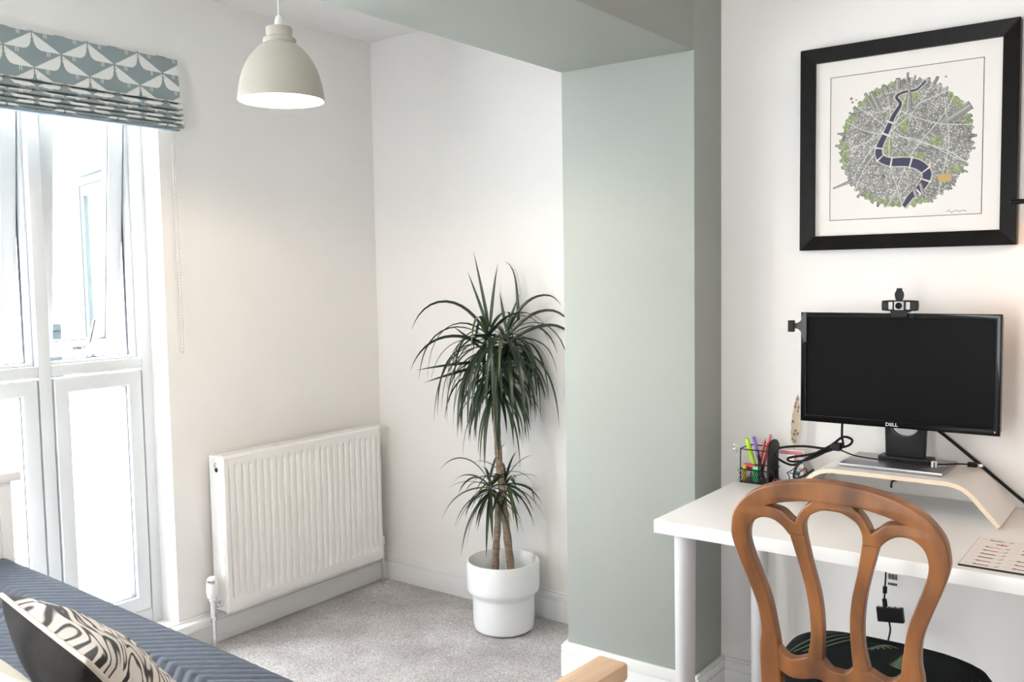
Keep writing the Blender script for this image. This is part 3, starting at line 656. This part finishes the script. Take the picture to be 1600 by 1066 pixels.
part('lead', tube(catmull([(2.69, .680, .37), (2.69, .676, .345), (2.692, .682, .31), (2.70, .69, .26), (2.71, .69, .10), (2.72, .66, .006), (2.72, .5, .006)], 6), .0025, 8), 'rubber', hub)
tg = thing('cable_sticker', 'small black and white barcode tag on lead under desk', 'tag', (2.683, .672, .475))
part('card', box(2.6825, 2.6835, .655, .686, .474, .512), 'paper', tg)
b = bmesh.new()
for k in range(9): box(2.6815, 2.6826, .658+k*.0028, .6592+k*.0028+(.0008 if k % 3 == 0 else 0), .495, .5105, 0, b)
for k in range(6): box(2.6815, 2.6826, .658+k*.0042, .6606+k*.0042, .478, .485, 0, b)
part('bars', b, 'black', tg, 0)

# ---------------------------------------------------------------- pen organiser and its contents
org = thing('desk_organiser', 'black wire desk organiser at the left end of desk', 'organiser', (2.67, 1.02, DZ))
OX0, OX1, OA, OB, OC = 2.632, 2.716, 1.104, 1.014, .922
part('tray', box(OX0, OX1, OC, OA, DZ, DZ+.004, .001), 'black', org)
def wire(P, r=.0016, bm=None): return tube([Vector(v) for v in P], r, 6, bm)
for zr in (DZ+.042, DZ+.103):
    part('rail', tube([(OX0, OB, zr), (OX0, OA-.006, zr), (OX0+.006, OA, zr), (OX1-.006, OA, zr), (OX1, OA-.006, zr), (OX1, OB, zr)], .0018, 6), 'black', org)
for (x, y) in [(OX0, OA-.003), (OX1, OA-.003), (OX0, OB+.03), (OX1, OB+.03)]:
    part('upright', wire([(x, y, DZ+.002), (x, y, DZ+.103)]), 'black', org)
b = bmesh.new()
for k in range(12):
    y0 = OB+.004+k*(OA-OB-.008)/12; y1 = y0+.0072
    wire([(OX0, y0, DZ+.003), (OX0, y1+.010, DZ+.042)], .0007, b); wire([(OX0, y1+.010, DZ+.003), (OX0, y0, DZ+.042)], .0007, b)
tag(part('wire_mesh', b, 'black', org), kind='stuff')
arch = [(OX0-.004, DZ), (OX0-.004, DZ+.10)]+[((OX0+OX1)/2-.046*math.cos(a_), DZ+.10+.034*math.sin(a_)) for a_ in np.linspace(.15, math.pi-.15, 12)]+[(OX1+.004, DZ+.10), (OX1+.004, DZ)]
part('divider', plate(arch, [], lambda s, v, t: Vector((s, OB+t, v)), .003, .001), 'black', org)
for y in (OB-.018, OC+.0, OC+.028):
    part('hoop', tube(catmull([(OX0, y, DZ+.003), (OX0, y, DZ+.036), (OX0, y+(.006 if y > .95 else -.0), DZ+.046), (OX0+.008, y, DZ+.05), (OX1-.02, y, DZ+.05), (OX1-.012, y, DZ+.003)], 5), .0016, 6), 'black', org)
for zr in (DZ+.022, DZ+.046): part('rail', wire([(OX0, OC, zr), (OX0, OC+.028, zr)]), 'black', org)
def pen(name, label, a, c_, r, m, capm=None, capl=.3, cat='pen'):
    a = Vector(a); c_ = Vector(c_); t = thing(name, label, cat, a); L = (c_-a).length; ax = (c_-a)
    part('barrel', lathe([(r*.35, 0), (r*.9, .008), (r, .016), (r, L*(1-capl))], a, 16, None, ax), m, t)
    part('cap', lathe([(r*1.08, L*(1-capl)), (r*1.08, L-.004), (r*.8, L)], a, 16, None, ax), capm or m, t)
    return t
pen('highlighter_pen', 'lime green highlighter leaning in wire organiser', (2.672, 1.062, DZ+.006), (2.657, 1.092, .862), .0068, 'lime_plastic', None, .45)
pen('felt_pen', 'purple capped felt pen in wire organiser', (2.678, 1.045, DZ+.006), (2.664, 1.073, .868), .0045, 'dark_grey_plastic', 'purple_plastic', .42)
pen('biro', 'dark red pen leaning right in wire organiser', (2.69, 1.072, DZ+.006), (2.664, 1.036, .858), .0035, 'red_plastic', 'red_plastic')
pen('pink_pencil', 'pink-topped pencil sticking up highest in wire organiser', (2.696, 1.062, DZ+.006), (2.668, 1.021, .878), .0042, 'red_plastic', 'pink_plastic', .16, 'pencil')
pen('gold_pencil', 'thin gold pencil behind the red pen in organiser', (2.70, 1.08, DZ+.006), (2.69, 1.045, .86), .0026, 'gold_metal', None, .2, 'pencil')
pen('glue_marker', 'yellow marker standing at the front of organiser', (2.641, 1.092, DZ+.0045), (2.641, 1.092, .782), .0062, 'yellow_plastic', None, .3, 'marker')
t = thing('green_sharpener', 'green plastic highlighter with mint cap at front of organiser', 'marker', (2.644, 1.055, DZ+.004))
part('body', box(2.637, 2.651, 1.045, 1.065, DZ+.0045, DZ+.038, .003), 'green_plastic', t); part('cap', box(2.6365, 2.6515, 1.0445, 1.0655, DZ+.038, DZ+.052, .003), 'mint_plastic', t)
t = thing('correction_roller', 'red plastic roller lying across top of the organiser tray', 'stationery', (2.648, 1.085, .776))
part('case', box(2.650, 2.668, 1.062, 1.101, .763, .785, .004), 'red_plastic', t); part('window_strip', box(2.649, 2.651, 1.067, 1.095, .771, .777, .0008), 'dark_grey_plastic', t)
t = thing('memo_block', 'white memo cards standing in the organiser', 'memo cards', (2.67, .965, DZ))
part('back_card', box(2.690, 2.694, .928, 1.004, DZ+.0045, .834, .001), 'paper', t); part('band', box(2.6885, 2.6899, .93, 1.002, .815, .831, .0004), 'rose_paper', t)
part('front_card', box(2.6785, 2.6835, .953, 1.0, DZ+.0045, .822, .0008), 'paper', t)
bb_ = bmesh.new()
for k in range(6): box(2.6779, 2.6786, .96, .985-.006*(k % 2), .81-k*.009, .8108-k*.009, 0, bb_)
part('print_lines', bb_, 'badge_silver', t, 0); part('pink_edge', box(2.6783, 2.6840, .949, .953, DZ+.0045, .82, .0005), 'rose_paper', t)
for k, (ym, zm, cm) in enumerate(((.934, .80, 'teal_paper'), (.942, .788, 'paper'), (.934, .776, 'rose_paper'), (.943, .765, 'teal_paper'))):
    part('patch', box(2.6885, 2.6899, ym-.006, ym+.006, zm-.006, zm+.006, .0004), cm, t)
t = thing('red_eraser', 'small dark red eraser in front of the memo cards', 'eraser', (2.652, 1.0, DZ+.004)); part('block', box(2.644, 2.662, .990, 1.006, DZ+.0045, DZ+.018, .002), 'red_plastic', t); part('sleeve', box(2.6435, 2.6625, .994, 1.002, DZ+.0045, DZ+.0185, .002), 'dark_grey_plastic', t)
fe = thing('feather_quill', 'cream spotted feather quill standing behind the organiser', 'feather', (2.728, .96, DZ))
def fpt(t): return Vector((2.728, .975-.010*t-.007*t*t, DZ+.002+.262*t))
part('shaft', tube([fpt(t) for t in np.linspace(0, .97, 14)], lambda t: .0020-.0014*t, 8), 'gold_metal', fe)
vane = []
tt = np.linspace(.42, 1, 60); ss = np.linspace(-1, 1, 21); FP = np.zeros((60, 21, 3)); FC = np.zeros((60, 21, 3)); rs = np.random.RandomState(4)
spots = [(rs.uniform(.46, .97), rs.uniform(-.8, .8)) for _ in range(13)]
for i, t in enumerate(tt):
    w_ = .0125*math.sin(math.pi*((t-.42)/.58)**.7)**.6*(1+.08*math.sin(t*60)); c_ = fpt(t)
    for j, s in enumerate(ss):
        FP[i, j] = (c_.x-.0016*s*s-.002, c_.y+s*w_, c_.z+abs(s)*.004)
        FC[i, j] = (.52, .42, .31)
        if any(((t-a_)*.262)**2+((s-b_)*.012)**2 < .0042**2 for a_, b_ in spots): FC[i, j] = (.16, .11, .08)
M['featherm'] = attr_mat('spotted_feather', .85)
part('vane', grid_mesh('vane', FP, FC), 'featherm', fe, 80)
t = thing('paper_clip', 'bent silver wire clip hooked on organiser corner', 'paper clip', (2.63, 1.11, .82))
part('wire_loop', tube(catmull([(2.630, 1.106, .832), (2.630, 1.118, .846), (2.630, 1.122, .838), (2.630, 1.113, .832), (2.630, 1.112, .822), (2.630, 1.121, .822), (2.630, 1.124, .830), (2.630, 1.117, .834)], 6), .0008, 6), 'chrome', t)
part('wire_tail', tube(catmull([(2.630, 1.106, .832), (2.632, 1.101, .83), (2.634, 1.10, .822)], 5), .0008, 6), 'chrome', t)

# ---------------------------------------------------------------- mouse mat
mt = thing('mouse_mat', 'white mouse mat printed with rows of small swimmers on desk', 'mouse mat', (2.255, .30, DZ))
MA, MB, MC, MD = 2.136, 2.385, .18, .400
part('rubber_base', box(MA, MB, MC, MD, DZ, DZ+.0035, .001), 'rubber', mt)
gx = np.arange(MA+.0008, MB-.0007, .0009); gy = np.arange(MC+.0008, MD-.0007, .0009); GX, GY = np.meshgrid(gx, gy, indexing='ij')
mc = np.broadcast_to(np.array([.80, .75, .72]), GX.shape+(3,)).copy()
cols = [(.45, .08, .06), (.03, .03, .04), (.50, .10, .06), (.13, .20, .20), (.48, .08, .05), (.12, .16, .17), (.05, .05, .06), (.45, .33, .12)]
def seg(x0, y0, x1, y1, w):
    dx, dy = x1-x0, y1-y0; t = np.clip(((GX-x0)*dx+(GY-y0)*dy)/(dx*dx+dy*dy), 0, 1)
    return (GX-x0-t*dx)**2+(GY-y0-t*dy)**2 < w*w
for c_ in range(3):
    for k in range(8):
        xx = MA+.018+k*.0295+(.005 if c_ % 2 else 0); yy_ = MD-.028-c_*.075; cc = cols[(k*3+c_*5) % 8]
        if (k+c_*3) % 7 == 6:
            mc[seg(xx, yy_-.02, xx, yy_-.036, .0045)] = (.55, .12, .14); mc[seg(xx+.008, yy_-.028, xx-.006, yy_-.028, .002)] = (.5, .14, .2); continue
        mc[seg(xx+.001, yy_+.001, xx+.003, yy_+.018, .0012)] = (.66, .52, .46)
        mc[seg(xx, yy_-.026, xx-.003, yy_-.043, .0014)] = (.60, .45, .38)
        mc[seg(xx-.003, yy_-.041, xx+.004, yy_-.047, .0014)] = (.06, .05, .05)
        mc[seg(xx, yy_-.006, xx-.001, yy_-.026, .0031)] = cc
        mc[seg(xx+.001, yy_-.001, xx+.001, yy_-.002, .0036)] = (.04, .025, .02)
M['matprint'] = attr_mat('swimmer_print', .7)
part('printed_top', grid_mesh('printed_top', np.stack([GX, GY, np.full(GX.shape, DZ+.0042)], -1), mc), 'matprint', mt, 0)

# ---------------------------------------------------------------- framed picture
pic = thing('framed_picture', 'black framed round city map drawing with winding river above monitor', 'picture', (X2-.02, .66, 1.428))
FY0, FY1, FZ0, FZ1, FWd = .386, .957, 1.428, 2.010, .041
def rail(name, p0, p1, q0, q1):
    bm = bmesh.new(); V = []
    for x, k in ((X2-.035, 0), (X2-.002, 0)):
        V.append([bm.verts.new((x+(.008 if (i > 1 and x < X2-.01) else 0), y, z)) for i, (y, z) in enumerate((p0, p1, q1, q0))])
    A, B = V; bm.faces.new(A); bm.faces.new(B[::-1])
    for k in range(4): bm.faces.new((A[k], A[(k+1) % 4], B[(k+1) % 4], B[k]))
    bmesh.ops.recalc_face_normals(bm, faces=bm.faces); bmesh.ops.bevel(bm, geom=list(bm.edges), offset=.0012, segments=2, affect='EDGES')
    part(name, bm, 'frame', pic)
oc = [(FY0, FZ0), (FY1, FZ0), (FY1, FZ1), (FY0, FZ1)]; ic = [(FY0+FWd, FZ0+FWd), (FY1-FWd, FZ0+FWd), (FY1-FWd, FZ1-FWd), (FY0+FWd, FZ1-FWd)]
for k in range(4): rail('frame_rail', oc[k], oc[(k+1) % 4], ic[k], ic[(k+1) % 4])
XM = X2-.016
part('mount', box(XM, XM+.003, FY0+FWd-.002, FY1-FWd+.002, FZ0+FWd-.002, FZ1-FWd+.002), 'mount', pic)
part('backing', box(XM+.003, X2-.001, FY0+.02, FY1-.02, FZ0+.02, FZ1-.02), 'black', pic)
KY0, KY1, KZ0, KZ1 = .4715, .8745, 1.513, 1.9245
b = bmesh.new()
for a_ in ((KY0, KY1, KZ0, KZ0+.0016), (KY0, KY1, KZ1-.0016, KZ1), (KY0, KY0+.0016, KZ0, KZ1), (KY1-.0016, KY1, KZ0, KZ1)): box(XM-.0006, XM+.0002, a_[0], a_[1], a_[2], a_[3], 0, b)
part('border_line', b, 'inkline', pic, 0)
N_ = 420; CY, CZ, CR = .671, 1.717, .176
ly = np.linspace(KY0+.002, KY1-.002, N_); lz = np.linspace(KZ0+.002, KZ1-.002, N_); LY_, LZ_ = np.meshgrid(ly, lz, indexing='ij')
a2 = (CY-LY_)/CR; b2 = (LZ_-CZ)/CR; rr = np.hypot(a2, b2); an = np.arctan2(b2, a2)          # a2: right in the picture, b2: up
rs = np.random.RandomState(7)
art = np.broadcast_to(np.array([.80, .765, .735]), LY_.shape+(3,)).copy()
skyl = 1+.012*np.sign(np.sin(an*31+np.sin(an*13)*2))+.012*np.sin(an*57)
disc = rr < skyl
def vnoise(x, y, seed):
    r_ = np.random.RandomState(seed); G = r_.rand(64, 64); xi = np.floor(x).astype(int); yi = np.floor(y).astype(int); fx = x-xi; fy = y-yi
    fx = fx*fx*(3-2*fx); fy = fy*fy*(3-2*fy); g_2 = lambda i, j: G[i % 64, j % 64]
    return (g_2(xi, yi)*(1-fx)+g_2(xi+1, yi)*fx)*(1-fy)+(g_2(xi, yi+1)*(1-fx)+g_2(xi+1, yi+1)*fx)*fy
# city blocks: jittered cells with ink outlines
best = np.full(LY_.shape, 9.); sec = np.full(LY_.shape, 9.); tone = np.zeros(LY_.shape)
gs = 1/27.
ca = np.floor(a2/gs).astype(int); cb_ = np.floor(b2/gs).astype(int); J = rs.rand(97, 97, 3)
for i in (-1, 0, 1):
    for j in (-1, 0, 1):
        jj = J[(ca+i) % 97, (cb_+j) % 97]; da = a2-(ca+i+jj[..., 0])*gs; db_ = b2-(cb_+j+jj[..., 1])*gs
        rot = (J[(ca+i) % 97, (cb_+j) % 97, 2]-.5)*2; d_ = np.maximum(np.abs(da*np.cos(rot)+db_*np.sin(rot)), np.abs(-da*np.sin(rot)+db_*np.cos(rot)))
        nw = d_ < best; sec = np.where(nw, best, np.minimum(sec, d_)); tone = np.where(nw, jj[..., 2], tone); best = np.where(nw, d_, best)
ink = np.clip((sec-best)/gs/.22, 0, 1)
fine = vnoise(a2*46, b2*46, 1); coarse = vnoise(a2*5, b2*5, 2)
g0 = .12+.50*ink*(.40+.60*tone)*(.45+.7*fine)
g0 = np.where((best/gs < .16) & (tone > .5), .70, g0)
g0 *= .80+.35*coarse
art[disc] = np.stack([g0*1.0, g0*.965, g0*.93], -1)[disc]
park = (vnoise(a2*4.2+9, b2*4.2+5, 5) > .80) | ((rr > .90) & (np.sin(an*3+.6) > .1) & (vnoise(an*6+20, rr*3, 6) > .38))
pk = np.stack([.17+.22*fine, .21+.24*fine, .11+.15*fine], -1); art[disc & park] = pk[disc & park]
for r_k in range(9):                                   # pale roads
    th = rs.uniform(0, math.pi); off = rs.uniform(-.75, .75); d_ = np.abs(a2*math.cos(th)+b2*math.sin(th)-off+.05*np.sin((a2*math.sin(th)-b2*math.cos(th))*4+r_k))
    art[disc & (d_ < .006)] = (.58, .62, .58)
riv = [tuple(v)[:2] for v in catmull([(.30, .93, 0), (.18, .82, 0), (-.02, .80, 0), (-.12, .74, 0), (-.06, .62, 0), (-.16, .45, 0), (-.26, .22, 0), (-.37, -.02, 0), (-.36, -.18, 0), (-.20, -.27, 0), (.05, -.29, 0), (.24, -.36, 0), (.35, -.50, 0), (.28, -.68, 0), (.12, -.83, 0), (.02, -.97, 0)], 10)]
dmin = np.full(LY_.shape, 9.); tpar = np.zeros(LY_.shape)
for i, ((p0, q0), (p1, q1)) in enumerate(zip(riv, riv[1:])):
    dx, dy = p1-p0, q1-q0; t = np.clip(((a2-p0)*dx+(b2-q0)*dy)/(dx*dx+dy*dy+1e-12), 0, 1); d_ = np.hypot(a2-p0-t*dx, b2-q0-t*dy)
    tpar = np.where(d_ < dmin, (i+t)/len(riv), tpar); dmin = np.minimum(dmin, d_)
rw = np.interp(tpar, [0, .25, .5, .7, .85, 1], [.014, .022, .052, .070, .06, .03])
bank = disc & (dmin < rw+.016) & (dmin >= rw); art[bank] = (.55, .53, .48)
riverm = disc & (dmin < rw); art[riverm] = (.055, .055, .105)
for tb in (.36, .41, .47, .535, .60, .68, .77, .83, .89): art[disc & (dmin < rw+.03) & (np.abs(tpar-tb) < .0035)] = (.70, .66, .62)
def tower(ac, bc, ang, wid, hei, taper, shade_):
    u = (a2-ac)*math.cos(ang)+(b2-bc)*math.sin(ang); v = -(a2-ac)*math.sin(ang)+(b2-bc)*math.cos(ang)
    inside = (v > 0) & (v < hei) & (np.abs(u) < wid*(1-taper*np.clip(v/hei, 0, 1)))
    k = shade_*(.55+.45*(np.sin(v*300) > -.2))*(1-.35*(u > 0)); art[inside] = np.stack([k, k*.97, k*.94], -1)[inside]
    ed = inside & ((np.abs(u) > wid*(1-taper*np.clip(v/hei, 0, 1))-.007) | (v > hei-.012)); art[ed] = (.09, .085, .08)
for k in range(44):
    th = rs.uniform(0, 2*math.pi); r0 = rs.uniform(.86, .97); tower(r0*math.cos(th), r0*math.sin(th), th-math.pi/2, rs.uniform(.012, .028), rs.uniform(.07, .13), rs.uniform(0, .4), rs.uniform(.35, .6))
for ac, bc, ang, wid, hei, tp in ((.07, .50, 0, .055, .52, .88), (-.36, .55, .45, .035, .36, 0), (-.45, .58, .5, .03, .32, .2), (-.22, .62, .1, .04, .17, -.2), (-.10, .86, 0, .045, .17, .2), (.62, .28, -1.05, .045, .40, -.2), (-.78, -.52, 1.9, .03, .34, .6), (.2, -.85, .3, .03, .2, 0), (.3, -.82, .25, .028, .2, 0)):
    tower(ac, bc, ang, wid, hei, tp, .5)
art[(np.hypot(a2-.60, (b2+.58)*1.5) < .10)] = (.52, .36, .14)
for ac, bc, r_ in ((-.82, .80, .022), (-.80, .74, .018), (-.74, .77, .012), (.60, .96, .014)): art[np.hypot(a2-ac, b2-bc) < r_] = (.22, .19, .18)
sg = [(.64+.035*k, -1.10+.03*math.sin(k*2.1)*(1-.1*k)) for k in range(9)]
for (p0, q0), (p1, q1) in zip(sg, sg[1:]):
    dx, dy = p1-p0, q1-q0; t = np.clip(((a2-p0)*dx+(b2-q0)*dy)/(dx*dx+dy*dy), 0, 1); art[np.hypot(a2-p0-t*dx, b2-q0-t*dy) < .006] = (.35, .32, .31)
M['cityprint'] = attr_mat('city_drawing_print', .8)
part('print', grid_mesh('print', np.stack([np.full(LY_.shape, XM-.0004), LY_, LZ_], -1), art), 'cityprint', pic, 0)

# ---------------------------------------------------------------- slim LED lamp at the right edge
lamp = thing('led_desk_lamp', 'slim black bar lamp, lit, at the right edge before the picture', 'lamp', (2.60, .06, DZ))
part('base', lathe([(.07, 0), (.072, .004), (.07, .014), (.02, .017)], (2.62, .06, DZ), 40), 'black', lamp)
part('stem', tube([(2.62, .06, DZ+.012), (2.62, .06, 1.53)], .007, 12), 'black', lamp)
hb = part('light_bar', box(2.585, 2.612, .02, .381, 1.525, 1.537, .003), 'blackgloss', lamp)
part('led_strip', box(2.589, 2.608, .05, .345, 1.5235, 1.5256), 'led', hb, 0)

# ---------------------------------------------------------------- dining chair with pierced back
chx, chy = 1.84, .556
chr_ = thing('dining_chair', 'honey brown wooden chair with pierced loop back at desk', 'chair', (chx+.2, chy, 0))
LEAN = R(8)
def cf(s, v, t): return Vector((chx-math.sin(LEAN)*v+math.cos(LEAN)*t, chy+s, .50+math.cos(LEAN)*v+math.sin(LEAN)*t))
def mir(L): return [(-a_, b_) for a_, b_ in L[::-1]]
def sm(L, n=6, closed=False): return [(v.x, v.y) for v in catmull([(a_, b_, 0) for a_, b_ in L], n, closed)]
outer = [(.161, -.045), (.162, .0), (.161, .085), (.156, .128), (.160, .178), (.176, .228), (.195, .28), (.207, .318), (.2095, .345), (.200, .387), (.168, .425), (.12, .450), (.06, .464), (0, .468)]
oR = sm(outer); o_full = oR+mir(oR)[1:]
in1 = sm([(.120, -.045), (.119, .03), (.120, .095), (.125, .14), (.134, .195), (.150, .245), (.167, .295), (.173, .327), (.167, .357), (.147, .376), (.122, .378), (.102, .367), (.087, .350)])
in2 = sm([(.055, .350), (.055, .374), (.044, .395), (.020, .409), (0, .411)])
inn = in1+in2; i_full = mir(inn)+inn[::-1][1:] if False else mir(inn)[:-1]*0+[(-a_, b_) for a_, b_ in in1]+[(-a_, b_) for a_, b_ in in2]+in2[::-1][1:]+in1[::-1]
tri = sm([(.132, .404), (.10, .415), (.06, .4235)], 5)+sm([(.040, .4245), (.055, .412), (.066, .396), (.0735, .378)], 5)+sm([(.082, .384), (.10, .399), (.128, .404)], 5)[:-1]
part('back_hoop', plate(o_full+i_full, [tri, mir(tri)], cf, .0135, .004), 'wood', chr_, 40)
spl = sm([(.087, .353), (.070, .290), (.058, .235), (.052, .18), (.053, .13), (.062, .083)])+sm([(.030, .083), (.026, .165), (.031, .23), (.045, .295), (.055, .353)])
for L in (spl, mir(spl)): part('splat', plate(L, [], cf, .0115, .003), 'wood', chr_, 40)
rl = sm([(.122, .098), (.105, .079), (.088, .076), (.062, .088)], 5)+sm([(.030, .088), (.015, .071), (0, .069)], 5)
rb = sm([(0, .028), (.02, .034), (.04, .044), (.075, .035), (.10, .034), (.123, .046)], 5)
part('lower_rail', plate(rl+mir(rl)[1:]+[(-a_, b_) for a_, b_ in rb[::-1]]+rb[1:], [], cf, .0115, .003), 'wood', chr_, 40)
for s in (-1, 1):
    p0 = cf(s*.1405, -.035, 0)
    part('rear_leg', tube(catmull([p0+Vector((-.002, 0, .02)), p0, (chx-.004, chy+s*.142, .38), (chx-.02, chy+s*.146, .2), (chx-.07, chy+s*.152, 0)], 6), lambda t: .021-.006*t, 12), 'wood', chr_)
    part('front_leg', tube(catmull([(chx+.375, chy+s*.19, .44), (chx+.382, chy+s*.196, .36), (chx+.375, chy+s*.19, .2), (chx+.38, chy+s*.192, .0)], 6), lambda t: .023-.009*t, 12), 'wood', chr_)
    part('seat_rail', box(chx+.01, chx+.38, chy+s*.172-.011, chy+s*.172+.011, .395, .448, .003), 'wood', chr_)
part('seat_rail', box(chx+.37, chx+.39, chy-.19, chy+.19, .395, .448, .003), 'wood', chr_)
part('seat_rail', box(chx-.006, chx+.014, chy-.14, chy+.14, .395, .448, .003), 'wood', chr_)
n = 40; seatm = []
A_, B_ = np.meshgrid(np.linspace(-1, 1, n), np.linspace(-1, 1, n), indexing='ij')
def seat_surf(top):
    e_ = (np.abs(A_)**5+np.abs(B_)**5)**.2; k = np.maximum(np.abs(A_), np.abs(B_))/np.maximum(e_, 1e-6)
    a_, b_ = A_*k, B_*k
    wid = .195+.042*(b_*.5+.5)
    x = chx+.215+b_*.205+.012*np.cos(a_*1.6)*(b_ > 0)*b_; y = chy+a_*wid
    edge_ = np.clip(1-np.maximum(np.abs(A_), np.abs(B_)), 0, 1)
    z_s = .455+(.038*np.clip(edge_/.22, 0, 1)**.5+.010*(1-A_**2)*(1-B_**2) if top else -.004*np.clip(edge_*5, 0, 1)+0*A_)
    return np.stack([x, y, z_s+0*x], -1)
pad = part('seat', grid_mesh('seat', seat_surf(True)), 'seat', chr_, 60); part('seat_underside', grid_mesh('seat_underside', seat_surf(False)), 'black', chr_, 60)
def pz(x, y):
    b_ = (x-chx-.215)/.205; a_ = (y-chy)/(.195+.042*(b_*.5+.5)); m_ = min(1, max(0, (1-max(abs(a_), abs(b_)))/.22))
    return .455+.038*m_**.5+.010*(1-a_*a_)*(1-b_*b_)+.001
def spray(pts_, w_):
    bm = bmesh.new(); P_ = catmull([(x, y, 0) for x, y in pts_], 6); prev = None
    for i, v in enumerate(P_):
        t = i/(len(P_)-1); d = (P_[min(i+1, len(P_)-1)]-P_[max(i-1, 0)]).normalized(); ww = w_*math.sin(math.pi*min(.98, t+.02))**.7+.0006; nrm = Vector((-d.y, d.x, 0))
        cur = [bm.verts.new((q.x, q.y, pz(q.x, q.y))) for q in (v+nrm*ww, v-nrm*ww)]
        if prev: bm.faces.new((prev[0], prev[1], cur[1], cur[0]))
        prev = cur
    part('leaf_motif', bm, 'leafprint', pad, 60)
for k in range(4): spray([(2.02+.01*k, .74-.018*k), (2.09+.008*k, .722-.02*k), (2.17, .70-.022*k), (2.205, .672-.022*k)], .0022)
for k in range(5): spray([(2.13, .585), (2.15+.008*k, .575-.004*k), (2.15+.012*k-.02, .565-.012*k+.012)], .0035)
for k in range(8):
    for s in (-1, 1): spray([(2.06+.012*k, .49-.003*k), (2.066+.012*k, .49+s*.016), (2.075+.012*k, .49+s*.032*(1-k/12))], .0042)
